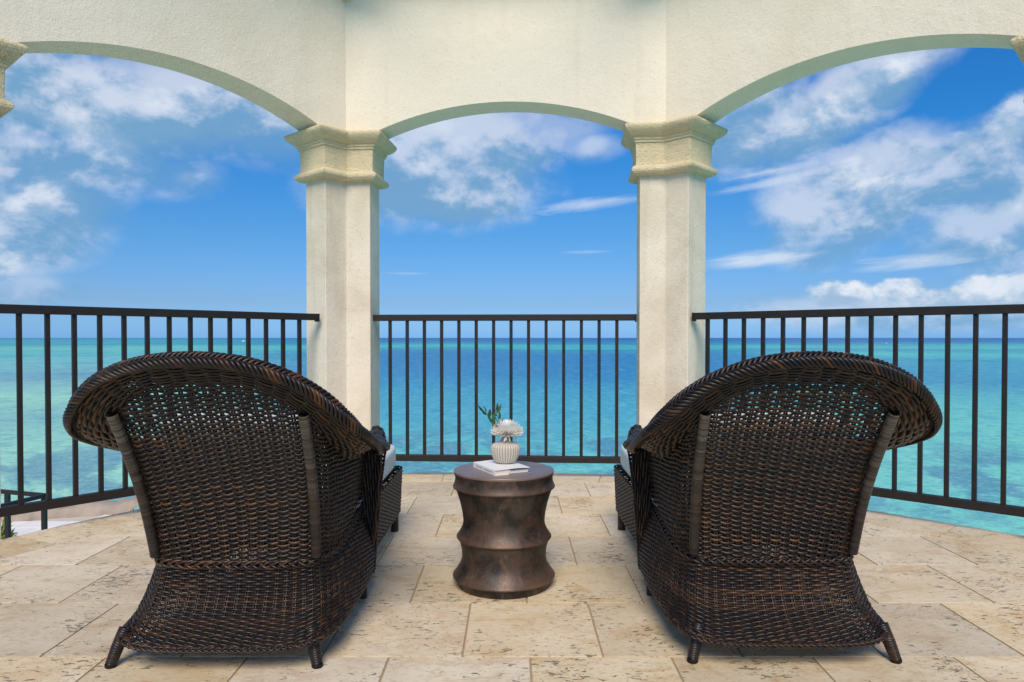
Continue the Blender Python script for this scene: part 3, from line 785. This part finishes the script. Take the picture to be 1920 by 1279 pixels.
def make_chaise():
    t = thing('chaise', '', 'chaise longue')
    # base skirt
    a = Acc(); rows = [(lambda u, v=v: np.full_like(u, v)) for v in np.linspace(.015, .985, 36)]
    bl_u = np.linspace(-1, 1, 120); bl = np.array([np.sum(np.linalg.norm(np.diff(S_base(np.full(20, q), np.linspace(0, 1, 20)), axis=0), axis=1)) for q in bl_u])
    weave(a, S_base, rows, .0285, lambda u, t_: np.interp(u, bl_u, bl) / 36 * .54, .62, .0040, stake_r=.0026, per=6)
    o = link('base_skirt', a.mesh('base_skirt'), t, M['wicker']); o['kind'] = 'stuff'
    # upper shell, back and arm sides in one sheet; rows keep their distance from the waist
    uu = np.linspace(-1, 1, 300); tt = np.linspace(0, 1, 40)
    LEN = np.array([np.sum(np.linalg.norm(np.diff(S_up(np.full(40, q), tt), axis=0), axis=1)) for q in uu])
    rows = []; d = .004
    while d < LEN.max():
        rows.append(lambda u, d=d: d / np.interp(u, uu, LEN)); d += .0079
    a = Acc(); sm = lambda x, lo, hi: np.clip((x - lo) / (hi - lo), 0, 1)
    rad_up = lambda u, t_: .0047 - .0004 * np.maximum(sm(t_, .80, .88), sm(np.abs(u), .47, .52) * sm(t_, .35, .45))
    weave(a, S_up, rows, .032, rad_up, .55, .0042, stake_r=.0032, per=6, tmid=.5, sag=.0022)
    o = link('back_panel', a.mesh('back_panel'), t, M['wicker']); o['kind'] = 'stuff'
    # flared collar
    a = Acc(); rows = [(lambda u, v=v: np.full_like(u, v)) for v in np.linspace(.0, .97, 16)]
    fl_u = np.linspace(-1, 1, 120); fll = np.array([np.sum(np.linalg.norm(np.diff(S_fl(np.full(20, q), np.linspace(0, 1, 20)), axis=0), axis=1)) for q in fl_u])
    weave(a, S_fl, rows, .045, lambda u, t_: np.interp(u, fl_u, fll) / 15 * .76, .7, .0036, stake_r=.003, per=6, pair=False, sag=.0)
    o = link('flared_collar', a.mesh('flared_collar'), t, M['wicker']); o['kind'] = 'stuff'
    # plaited rim
    u = np.linspace(-1, 1, 260); path = F_(u)
    out = F_(u) - S_fl(u, np.full(260, .8)); out /= np.linalg.norm(out, axis=1, keepdims=True)
    up = out + np.array([0, -.55, .75])[None]; up /= np.linalg.norm(up, axis=1, keepdims=True)
    a = Acc(); braid(a, path, up, .0210, .0080, .125, .0048, 3, 3)
    o = link('plaited_rim', a.mesh('plaited_rim'), t, M['wicker'])
    V, F = tube(path - out * .003, .013, .013, 10); link('rim_core', mesh_np('rim_core', V, F, True, np.full(len(V), .1)), o, M['wcore'])
    # waist plait
    u = np.linspace(-1, 1, 200); path = W_(u); nn = -normals(S_base, u, np.full(200, .9)) * -1
    N = normals(S_base, u, np.full(200, .9)); a = Acc(); braid(a, path + N * .004, N, .011, .004, .11, .0042, 2, 2)
    link('waist_plait', a.mesh('waist_plait'), t, M['wicker'])
    path = B_(u); N = normals(S_base, u, np.full(200, .1)); a = Acc(); braid(a, path, N, .007, .003, .07, .0036, 2, 2)
    link('hem_plait', a.mesh('hem_plait'), t, M['wicker'])
    # posts
    for s_ in (-1, 1):
        q = np.linspace(0, 1, 14)
        P = np.stack([s_ * (.236 + .020 * q), .088 - .190 * q + .025 * np.sin(q * np.pi), .275 + (.715 - .275) * q], -1)
        V, F, tn = wrapped_pole(P, .0142, .0142, .0040); hz = (V[:, 2] - .275) / .44; tn = np.clip(hz * .75 + (tn - .5) * .55 + .08, 0, .99); link('post', mesh_np('post', V, F, True, tn), t, M['wrap'])
    # front arm boards: narrow, strands running downwards
    for s_ in (-1, 1):
        a = Acc()
        zt = np.linspace(0, 1, 40)
        for i in range(11):
            f = i / 10
            xt = .268 + f * .082; xb = .288 + f * .026; xm = .270 + f * .060
            x = (1 - zt) ** 2 * xt + 2 * zt * (1 - zt) * xm + zt ** 2 * xb
            z = (1 - zt) * (.50 + .065 * math.sin(math.pi * (.1 + f * .8))) + zt * .085
            y = .525 + .004 * np.sin(zt * 26 + i * 2.1) + .012 * math.sin(f * math.pi)
            x = x + .0025 * np.sin(zt * 26 + i * 2.1 + 1.5)
            V, F = tube(np.stack([s_ * x, y, z], -1), .0046, .0046, 6); a.add(V, F, rng.rand())
        o = link('arm_board', a.mesh('arm_board'), t, M['wicker']); o['kind'] = 'stuff'
        Vb = [(s_ * x_, y_, z_) for y_ in (.533, .540) for x_, z_ in ((.262, .53), (.262, .3), (.285, .085), (.316, .085), (.330, .3), (.350, .5), (.352, .56), (.31, .57))]
        link('arm_backing', mesh_py('arm_backing', Vb, [tuple(range(8)), tuple(range(15, 7, -1))] + [(i_, i_ + 8, (i_ + 1) % 8 + 8, (i_ + 1) % 8) for i_ in range(8)]), o, M['wcore'])
        a = Acc()
        top_p = [tuple(S_fl(np.array([1.0]), np.array([v_]))[0] + (0, .012, .004)) for v_ in (0.05, .3, .5, .7, .9, 1.0)]
        edge_p = np.array([(.285, .52, .085), (.272, .53, .20), (.268, .53, .32), (.275, .53, .43)] + top_p + [(.350, .532, .48), (.336, .53, .36), (.323, .53, .2), (.316, .525, .085)])
        ep = catmull(list(edge_p), 10) * np.array([s_, 1, 1])
        braid(a, ep, np.tile([0, 1.0, .01], (len(ep), 1)), .0075, .003, .06, .0034, 2, 2)
        link('arm_trim', a.mesh('arm_trim'), t, M['wicker'])
    # foot box of the lounger
    YF, XB = 1.44, .285
    def S_box(u, tt_):
        u = np.asarray(u, float); tt_ = np.asarray(tt_, float)
        side = YF - .50; rc = .05; tot = 2 * (side - rc) + 2 * (XB - rc) + math.pi * rc
        s_ = (u + 1) / 2 * tot
        x = np.zeros_like(s_); y = np.zeros_like(s_)
        s1 = side - rc; s2 = s1 + math.pi / 2 * rc; s3 = s2 + 2 * (XB - rc); s4 = s3 + math.pi / 2 * rc
        m1 = s_ < s1; x[m1] = XB; y[m1] = .50 + s_[m1]
        m2 = (s_ >= s1) & (s_ < s2); a_ = (s_[m2] - s1) / rc; x[m2] = XB - rc + rc * np.cos(a_); y[m2] = YF - rc + rc * np.sin(a_)
        m3 = (s_ >= s2) & (s_ < s3); x[m3] = XB - rc - (s_[m3] - s2); y[m3] = YF
        m4 = (s_ >= s3) & (s_ < s4); a_ = (s_[m4] - s3) / rc; x[m4] = -(XB - rc) - rc * np.sin(a_); y[m4] = YF - rc + rc * np.cos(a_)
        m5 = s_ >= s4; x[m5] = -XB; y[m5] = YF - rc - (s_[m5] - s4)
        # the sides run in a little towards the floor
        sc = 1 - .035 * (1 - tt_)
        return np.stack([x * sc, y, .085 + tt_ * .215], -1)
    a = Acc(); rows = [(lambda u, v=v: np.full_like(u, v)) for v in np.linspace(.02, .98, 27)]
    weave(a, S_box, rows, .026, .0038, .6, .0036, per=4, pair=False, stake_r=.0035)
    o = link('foot_box', a.mesh('foot_box'), t, M['wicker']); o['kind'] = 'stuff'
    link('seat_deck', box_me('seat_deck', .52, 1.30, .012, .003, c=(0, .78, .292)), t, M['wcore'])
    # legs
    for s_ in (-1, 1):
        P = np.array([(s_ * .262, .005, .095), (s_ * .276, -.015, .05), (s_ * .287, -.028, .009)])
        V, F, tn = wrapped_pole(P, .0185, .0145, .0062); o = link('leg', mesh_np('leg', V, F, True, tn * .6), t, M['wicker']); o['rear'] = 1
        me = mesh_np('foot_cap', *lathe([(.001, 0), (.0125, 0), (.0155, .003), (.0155, .010), (.013, .012)], 14)[:2]); c = link('foot_cap', me, o, M['wcore']); c.location = (s_ * .2875, -.0285, 0)
    for s_ in (-1, 1):
        P = np.array([(s_ * .255, 1.36, .12), (s_ * .255, 1.36, .0)])
        V, F, tn = wrapped_pole(P, .020, .018, .0062); link('leg', mesh_np('leg', V, F, True, tn * .6), t, M['wicker'])
        P = np.array([(s_ * .285, .50, .12), (s_ * .285, .50, .0)])
        V, F, tn = wrapped_pole(P, .016, .014, .0062); link('leg', mesh_np('leg', V, F, True, tn * .6), t, M['wicker'])
    return t
def copy_tree(o, parent=None):
    c = o.copy(); COL.objects.link(c); c.parent = parent
    for ch in list(o.children): copy_tree(ch, c)
    return c
LP, RP = (-.812, 1.99, 0), (.780, 2.02, 0)
ch = make_chaise(); ch.location = LP
ch['label'] = 'dark brown wicker chaise longue on the left of the drum table, seen from behind'; ch['group'] = 'wicker chaises facing the sea'
ch2 = copy_tree(ch); ch2.location = RP
ch2['label'] = 'dark brown wicker chaise longue on the right of the drum table, seen from behind'

for c_, dx_ in ((ch, -.018), (ch2, .018)):
    for l_ in c_.children:
        if l_.get('rear'): l_.location.x = dx_

# cushions: soft boxes
def cushion_me(name, sx, sy, sz, puff):
    n = 22; bm = bmesh.new()
    bmesh.ops.create_cube(bm, size=2.0)
    bmesh.ops.subdivide_edges(bm, edges=bm.edges[:], cuts=n - 1, use_grid_fill=True)
    for v in bm.verts:
        x, y, z = v.co
        p = 7.0
        q = (abs(x) ** p + abs(y) ** p + abs(z) ** p) ** (1 / p)
        sq = Vector((x, y, z)) / q if q else v.co
        edge = max(abs(x), abs(y))
        dz = 1 + puff * (1 - x * x) * (1 - y ** 6)
        v.co = Vector((sq.x * sx / 2, sq.y * sy / 2, sq.z * sz / 2 * dz))
        v.co.z += .004 * mnoise.noise(Vector((x * 3, y * 5, z * 2)))
    me = bpy.data.meshes.new(name); bm.to_mesh(me); bm.free()
    for p in me.polygons: p.use_smooth = True
    return me
def piping(name, sx, sy, z, parent, p=7.0):
    sx *= .992; sy *= .992
    a = np.linspace(0, 2 * np.pi, 160); c, s_ = np.cos(a), np.sin(a)
    zz_ = 0.70; lim = (1 - zz_ ** 7) ** (1 / 7)
    r = lim / (np.abs(c) ** 7 + np.abs(s_) ** 7) ** (1 / 7)
    P = np.stack([c * r * sx / 2, s_ * r * sy / 2, np.full_like(a, z)], -1)
    V, F = tube(P, .0035, .0035, 6); return link(name, mesh_np(name, V, F), parent, M['fabric'])
seat_me = cushion_me('seat_cushion', .555, 1.30, .115, .10)
for P0, lab in ((LP, 'long pale grey seat cushion lying on the left chaise'), (RP, 'long pale grey seat cushion lying on the right chaise')):
    t = thing('seat_cushion', lab, 'cushion', (P0[0], P0[1] + .80, .302 + .0575 + .004), 0, 'seat cushions of the chaises')
    link('cushion_body', seat_me, t, M['fabric'])
    piping('piping', .552, 1.295, .040, t); piping('piping', .552, 1.295, -.040, t)
back_me = cushion_me('back_cushion', .42, .40, .10, .10)
for P0, lab in ((LP, 'upright back cushion seen through the weave of the left chaise'), (RP, 'upright back cushion seen through the weave of the right chaise')):
    t = thing('back_cushion', lab, 'cushion', (P0[0], P0[1] + .075, .545), 0, 'back cushions of the chaises')
    t.location.z = .505; t.location.y += .055
    t.rotation_euler = (R_(90 + 20), 0, 0)
    link('cushion_body', back_me, t, M['fabric']); piping('piping', .42, .40, .035, t)

# ------------------------------------------------------------------ drum table
TX, TY = -.030, 2.64
tprof = [(.0005, .427, 0), (.15, .427, 0), (.1835, .427, .1), (.1862, .4262, .9), (.187, .424, 1), (.1862, .418, .6), (.183, .408, .2), (.1815, .398, 0), (.1825, .388, .1), (.1865, .376, .5), (.1895, .370, .9),
         (.1903, .367, 1), (.189, .364, .8), (.1795, .3615, .1), (.1785, .355, 0), (.1715, .335, 0), (.1625, .305, 0), (.155, .27, 0), (.1515, .24, 0), (.1535, .222, .1), (.1625, .203, .3), (.1705, .190, .7), (.1765, .1825, 1),
         (.1768, .180, 1), (.1755, .177, .7), (.1675, .1745, .1), (.1655, .165, 0), (.158, .135, 0), (.1560, .105, 0), (.1615, .082, 0), (.172, .064, .2), (.183, .047, .5), (.1905, .0385, .9), (.191, .036, 1), (.1895, .033, .8),
         (.177, .030, .2), (.1755, .024, 0), (.173, .012, 0), (.172, .002, .2), (.170, .0, .2)]
ptop, pbod = tprof[:6], tprof[5:]
tb = thing('drum_table', 'round brown metal drum side table with three flared ridges between the chaises', 'side table', (TX, TY, 0))
a = Acc(); V, F, tn = lathe([(a_, b_) for a_, b_, c_ in ptop], 96, tone=[c_ for a_, b_, c_ in ptop]); a.add(V, F, tn)
link('tabletop', a.mesh('tabletop'), tb, M['top'])
a = Acc(); cur = []
for i_, q_ in enumerate(pbod):                       # start a new strip at every sharp ridge so the edge stays crisp
    cur.append(q_)
    if (q_[1] in (.364, .177, .033, .024, .355, .165)) and i_ < len(pbod) - 1:
        V, F, tn = lathe([(u_, v_) for u_, v_, c_ in cur], 96, tone=[c_ for u_, v_, c_ in cur]); a.add(V, F, tn); cur = [q_]
V, F, tn = lathe([(u_, v_) for u_, v_, c_ in cur], 96, tone=[c_ for u_, v_, c_ in cur]); a.add(V, F, tn)
link('drum_body', a.mesh('drum_body'), tb, M['patina'])

# ------------------------------------------------------------------ book
bk = thing('book', 'closed white hardback book lying on the drum table under the vase', 'book', (-.0600, 2.504, .4275))
e1 = Vector((.0656 + .06, 2.566 - 2.504)); bw, bl, bt = .140, .193, .0205
bk.rotation_euler = (0, 0, math.atan2(e1.y, e1.x))
def bx(name, x0, x1, y0, y1, z0, z1, m, par, bev=.0004):
    return link(name, box_me(name, x1 - x0, y1 - y0, z1 - z0, bev, c=((x0 + x1) / 2, (y0 + y1) / 2, (z0 + z1) / 2)), par, m)
bx('page_block', .002, bw - .006, .004, bl - .004, .0018, .0178, M['paper'], bk)
bx('cover', 0, bw, 0, bl, 0, .0016, M['jacket'], bk)
bx('jacket_flap', .055, bw - .001, -.0006, bl - .0005, .00165, .0030, M['navy'], bk, 0)
bx('jacket_flap', .060, bw - .001, -.0006, bl - .0005, .0165, .0181, M['navy'], bk, 0)
# top cover sagging a little towards its free edge
nx = 14; V = []; 
for i in range(nx + 1):
    x = bw * i / nx; z = .0183 + .0042 * math.sin(math.pi * min(1, i / nx * 1.05)) ** 1 * (i / nx)
    V += [(x, 0, z), (x, bl, z), (x, 0, z + .0014), (x, bl, z + .0014)]
F = []
for i in range(nx):
    a = i * 4; b = a + 4
    F += [(a, a + 1, b + 1, b), (a + 2, b + 2, b + 3, a + 3), (a, b, b + 2, a + 2), (a + 1, a + 3, b + 3, b + 1)]
F += [(0, 2, 3, 1), (nx * 4, nx * 4 + 1, nx * 4 + 3, nx * 4 + 2)]
cov = link('cover', mesh_py('cover_top', V, F), bk, M['jacket'])
bx('spine', -.0018, .0002, 0, bl, 0, .0196, M['jacket'], bk, .0006)
# faint grey lettering on the spine and cover, unreadable at this size
rl = random.Random(5); a = Acc(); pos = .03
while pos < .165:
    wd_ = rl.uniform(.003, .008)
    if not .085 < pos < .10:
        V, F = tube(np.array([(-.0021, bl - pos, .0105 + rl.uniform(-.001, .001)), (-.0021, bl - pos - wd_, .0105)]), .0022, .00035, 4, up=np.array([(0, 0, 1.), (0, 0, 1.)])); a.add(V, F)
    pos += wd_ + .0018
o = link('lettering', a.mesh('lettering'), bk, M['ink']); o['kind'] = 'stuff'

# ------------------------------------------------------------------ vase with flower and sprig
VX, VY, VZ = -.0245, 2.645, .4275 + .0207 + .0045
vs = thing('vase', 'small ribbed stone coloured vase standing on the white book', 'vase', (VX, VY, VZ))
vp = [(.001, 0), (.034, 0), (.037, .002), (.041, .010), (.0475, .022), (.0515, .034), (.0525, .044), (.0525, .055), (.0505, .0625), (.046, .0675), (.036, .0725), (.025, .0765), (.0175, .082), (.0145, .089), (.0145, .095), (.0165, .099), (.0150, .0995), (.0125, .095), (.012, .085)]
def rib(r, z, a):
    k = 0.0024 if .003 < z < .076 else .0005
    return r + k * (np.abs(np.cos(a * 15)) ** .6 * 2 - 1) * min(1, r / .03)
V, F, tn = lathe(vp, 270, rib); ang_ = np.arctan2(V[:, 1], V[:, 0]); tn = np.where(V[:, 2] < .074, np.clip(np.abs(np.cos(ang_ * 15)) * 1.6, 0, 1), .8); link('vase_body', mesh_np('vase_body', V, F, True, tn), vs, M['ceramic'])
fl = thing('flower', 'big white chrysanthemum bloom in the ribbed vase', 'flower', (VX + .006, VY, VZ + .088))
def petal(acc, phi, e0, length, width, curl, base):
    """strip that leaves the heart at elevation e0 and curls inwards/upwards"""
    n = 7; P = []; e = e0; p = np.array([0., 0.])
    for i in range(n + 1):
        P.append(p.copy()); p = p + np.array([math.cos(e), math.sin(e)]) * length / n; e += curl / n
    P = np.array(P); c, s_ = math.cos(phi), math.sin(phi)
    V = []; F = []
    for i, (r, z) in enumerate(P):
        f = i / n; w_ = width * (.55 + .6 * f) * (1 if f < .75 else max(.25, (1 - f) * 4))
        cup = .35 * w_
        for q, dz in ((-1, cup), (0, 0), (1, cup)):
            V.append((c * (r + base) - s_ * q * w_ / 2, s_ * (r + base) + c * q * w_ / 2, z + dz))
    for i in range(n):
        a = i * 3; F += [(a, a + 1, a + 4, a + 3), (a + 1, a + 2, a + 5, a + 4)]
    acc.add(np.array(V), np.array(F))
pa = Acc(); rp = random.Random(2)
def scale_petal(acc, phi, th, R, H, k0, length, width, z0):
    # petal rooted inside the dome, its tip on the dome and turned up a little
    E = lambda t_, k: np.array([R * math.sin(t_) * k, z0 + H * math.cos(t_) * k])
    p0 = E(th, k0); p2 = E(th - .10 + rp.uniform(-.07, .07), 1.0 + rp.uniform(-.06, .05)); p1 = E(th + .22, .5 + k0 * .5)
    V = []; F = []; n = 6; c, s_ = math.cos(phi), math.sin(phi)
    for i in range(n + 1):
        f = i / n; r, z = (1 - f) ** 2 * p0 + 2 * f * (1 - f) * p1 + f * f * p2
        w_ = width * (.6 + .5 * f) * (1 if f < .8 else .55 if f < .95 else .2)
        nx, nz = math.cos(th), -math.sin(th)         # across the petal's back
        for q, cup in ((-1, .30), (0, 0), (1, .30)):
            rr_ = r - nx * cup * w_; zz_ = z + .0 - nz * cup * w_ * -1
            V.append((c * rr_ - s_ * q * w_ / 2, s_ * rr_ + c * q * w_ / 2, zz_))
    for i in range(n):
        a = i * 3; F += [(a, a + 1, a + 4, a + 3), (a + 1, a + 2, a + 5, a + 4)]
    acc.add(np.array(V), np.array(F))
for i in range(300):
    f = (i + .5) / 300; th = math.acos(1 - 1.38 * f)
    scale_petal(pa, i * 2.39996, th, .0615, .043, .25, .03, .0125, .008)
for i in range(12):
    petal(pa, i * 2.4 + rp.uniform(-.3, .3), R_(rp.uniform(-22, -5)), rp.uniform(.045, .055), .0062, R_(rp.uniform(-50, -15)), .002)
o = link('petals', pa.mesh('petals'), fl, M['petal']); o['kind'] = 'stuff'; o.location = (0, 0, .020)
tube_obj('stem', np.array([(0, 0, -.06), (0, 0, -.02), (0, 0, .022)]), .0028, fl, M['stem'])
sp = thing('leaf_sprig', 'green leafy sprig leaning left behind the white bloom', 'sprig', (VX, VY + .010, VZ + .06)); sp.scale = (.90, 1, .90)
def leaf_me(L, wd_, bend):
    V = []; F = []; n = 6
    for i in range(n + 1):
        f = i / n; w_ = wd_ * math.sin(math.pi * (f ** .8)) ** .8 if 0 < f < 1 else .0003
        z = -bend * f * f * L
        V += [(f * L, -w_ / 2, z + w_ * .18), (f * L, 0, z), (f * L, w_ / 2, z + w_ * .18)]
    for i in range(n):
        a = i * 3; F += [(a, a + 1, a + 4, a + 3), (a + 1, a + 2, a + 5, a + 4)]
    return mesh_py('leaf', V, F, smooth=True)
lm = [leaf_me(.036, .0165, .3), leaf_me(.030, .015, .5), leaf_me(.042, .016, .15)]
for path, lv in (([(0, 0, 0), (-.012, 0, .03), (-.03, .002, .065), (-.05, .004, .098), (-.072, .004, .124), (-.09, .004, .142)], 9), ([(0, 0, 0), (-.010, .005, .04), (-.022, .008, .09), (-.036, .01, .128), (-.040, .01, .150)], 8)):
    pp = catmull([np.array(q) for q in path], 5)
    tube_obj('stem', pp, .0011, sp, M['stem'], 5)
    for i in range(lv):
        f = .36 + .64 * i / (lv - 1); k = min(int(f * (len(pp) - 1)), len(pp) - 2); p = pp[k]; d = Vector(pp[k + 1] - pp[k]).normalized()
        o = link('leaf', lm[i % 3], sp, M['leaf']); o.location = tuple(p)
        side = 1 if i % 2 else -1
        dirv = (d + Vector((side * rp.uniform(.5, 1.0), rp.uniform(-.7, .5), rp.uniform(-.1, .5)))).normalized()
        o.rotation_euler = (dirv.to_track_quat('X', 'Y').to_matrix().to_4x4() @ Matrix.Rotation(rp.uniform(.6, 2.2), 4, 'X')).to_euler()

# ------------------------------------------------------------------ lower deck, its railing, rock rim and shrub (far left)
DZ = -2.0
dp = [(-14, 4), (-14, 9.6), (-9.6, 10.7), (-8.1, 11.25), (-7.5, 11.5), (-6.8, 11.75), (-6.25, 11.9), (-5.75, 11.0), (-5.2, 9), (-4.6, 5), (-4.2, 3)]
n_ = len(dp); V = [(x, y, DZ) for x, y in dp] + [(x, y, -9.5) for x, y in dp]
deck = link('lower_deck', mesh_py('lower_deck', V, [tuple(range(n_))] + [(i, i + n_, (i + 1) % n_ + n_, (i + 1) % n_) for i in range(n_)]), m=M['fascia']); deck['kind'] = 'structure'
for i in range(-28, 2):
    for j in range(0, 16):
        x0, y0 = -5.2 + i * .6 + (.3 if j % 2 else 0), 6 + j * .4
        if not (-9.6 < x0 < -5.2): continue
        # only lay the tiles that lie wholly on the deck
        ok = True
        for cx, cy in ((x0, y0), (x0 + .6, y0), (x0, y0 + .4), (x0 + .6, y0 + .4)):
            ins = False; jn = len(dp) - 1
            for q in range(len(dp)):
                (xi, yi), (xj, yj) = dp[q], dp[jn]
                if (yi > cy) != (yj > cy) and cx < (xj - xi) * (cy - yi) / (yj - yi) + xi: ins = not ins
                jn = q
            ok = ok and ins
        if not ok: continue
        me, c = slab('deck_tile', [(x0 + .004, y0 + .004), (x0 + .596, y0 + .004), (x0 + .596, y0 + .396), (x0 + .004, y0 + .396)], .012, .003, -.001)
        o = link('deck_tile', me, deck, M['deck']); o.location = (c.x, c.y, DZ)
rim = catmull([np.array(q) for q in [(-11.5, 10.3, 0), (-9.6, 10.8, 0), (-8.1, 11.35, 0), (-7.5, 11.6, 0), (-6.8, 11.85, 0), (-6.3, 12.05, 0), (-6.05, 11.75, 0)]], 14)
V = []; F = []; K = 9
for i, p in enumerate(rim):
    t_ = rim[min(i + 1, len(rim) - 1)] - rim[max(i - 1, 0)]; t_ /= np.linalg.norm(t_); nn = np.array([-t_[1], t_[0], 0])
    for j in range(K):
        a_ = math.pi * j / (K - 1); wv = -.26 * math.cos(a_); hv = .17 * (math.sin(a_) ** .35 if 0 < j < K - 1 else 0)
        q = p + nn * wv + np.array([0, 0, DZ + hv]); nz_ = mnoise.noise_vector(Vector(q) * 3.0) * .04 + mnoise.noise_vector(Vector(q) * 11.0) * .035
        V.append((q[0] + nz_.x, q[1] + nz_.y, q[2] + nz_.z * (1 if 0 < j < K - 1 else 0)))
for i in range(len(rim) - 1):
    for j in range(K - 1):
        a_ = i * K + j; F.append((a_, a_ + 1, a_ + K + 1, a_ + K))
tag(link('stone_rim', mesh_py('stone_rim', V, F, smooth=True), m=M['rock']), 'low curved rim of rough coral rock round the white lower deck', 'stone wall')
lr = thing('railing', 'small dark corner railing on the white lower deck, far below left', 'railing', (-5.48, 8.28, DZ), 0)
def bar(name, p, q, wdt, par, m):
    p, q = Vector(p), Vector(q); L = (q - p).length
    o = link(name, box_me(name, wdt, wdt, L, .003), par, m); o.location = (p + q) / 2; o.rotation_euler = (q - p).to_track_quat('Z', 'Y').to_euler(); return o
H = 1.07
for nm, z in (('top_rail', H), ('bottom_rail', .10)):
    bar(nm, (0.02, 0, z), (-2.6, .85, z), .045, lr, M['rail']); bar(nm, (0, -.03, z), (-.30, -1.25, z), .045, lr, M['rail'])
for x, y in ((0, 0), (-.56, .183), (-1.12, .366), (-1.7, .556), (-.15, -.62), (-.30, -1.25)): bar('railing_post', (x, y, 0.015), (x, y, H - .02), .048, lr, M['rail'])
sh = thing('shrub', 'yellow green leafy shrub growing by the lower deck railing', 'shrub', (-6.72, 8.95, DZ + .012))
bar('trunk', (0, 0, 0), (0, 0, .35), .03, sh, M['stem'])
a = Acc(); rs = random.Random(9); lme = leaf_me(.11, .045, .3); lv_ = np.array([v.co for v in lme.vertices]); lf_ = np.array([list(p.vertices) for p in lme.polygons])
for i in range(420):
    d = Vector((rs.gauss(0, 1), rs.gauss(0, 1), rs.gauss(0, .8))).normalized(); r = rs.uniform(.10, .33)
    m4 = Matrix.Translation(Vector((0, 0, .33)) + Vector((d.x * r, d.y * r, d.z * r * .8))) @ (d + Vector((rs.uniform(-.5, .5), rs.uniform(-.5, .5), rs.uniform(0, .7)))).to_track_quat('X', 'Z').to_matrix().to_4x4() @ Matrix.Rotation(rs.uniform(0, 3), 4, 'X')
    mm = np.array(m4); a.add(lv_ @ mm[:3, :3].T + mm[:3, 3], lf_)
o = link('crown', a.mesh('crown'), sh, M['shrub']); o['kind'] = 'stuff'

# ------------------------------------------------------------------ far boats
def boat(px, dist, L, label):
    x = (px - 960) / FPX * dist
    b = thing('motor_boat', label, 'boat', (x, dist, -9.05), R_(20), 'tiny boats near the horizon')
    V = [(-L / 2, -L * .15, .0), (L * .25, -L * .15, 0), (L / 2, 0, .1), (L * .25, L * .15, 0), (-L / 2, L * .15, 0)]
    V2 = [(x_ * 1.05, y_ * 1.2, z_ + L * .16) for x_, y_, z_ in V]
    F = [(4, 3, 2, 1, 0), (5, 6, 7, 8, 9)] + [(i, (i + 1) % 5, 5 + (i + 1) % 5, 5 + i) for i in range(5)]
    link('hull', mesh_py('hull', V + V2, F), b, M['white'])
    link('cabin', box_me('cabin', L * .35, L * .2, L * .2, .05, c=(-.05 * L, 0, L * .26)), b, M['white'])
boat(457, 1900, 9, 'tiny white boat on the horizon just left of the left middle pillar')
boat(1662, 1250, 3.5, 'tiny white boat near the horizon above the right chaise')
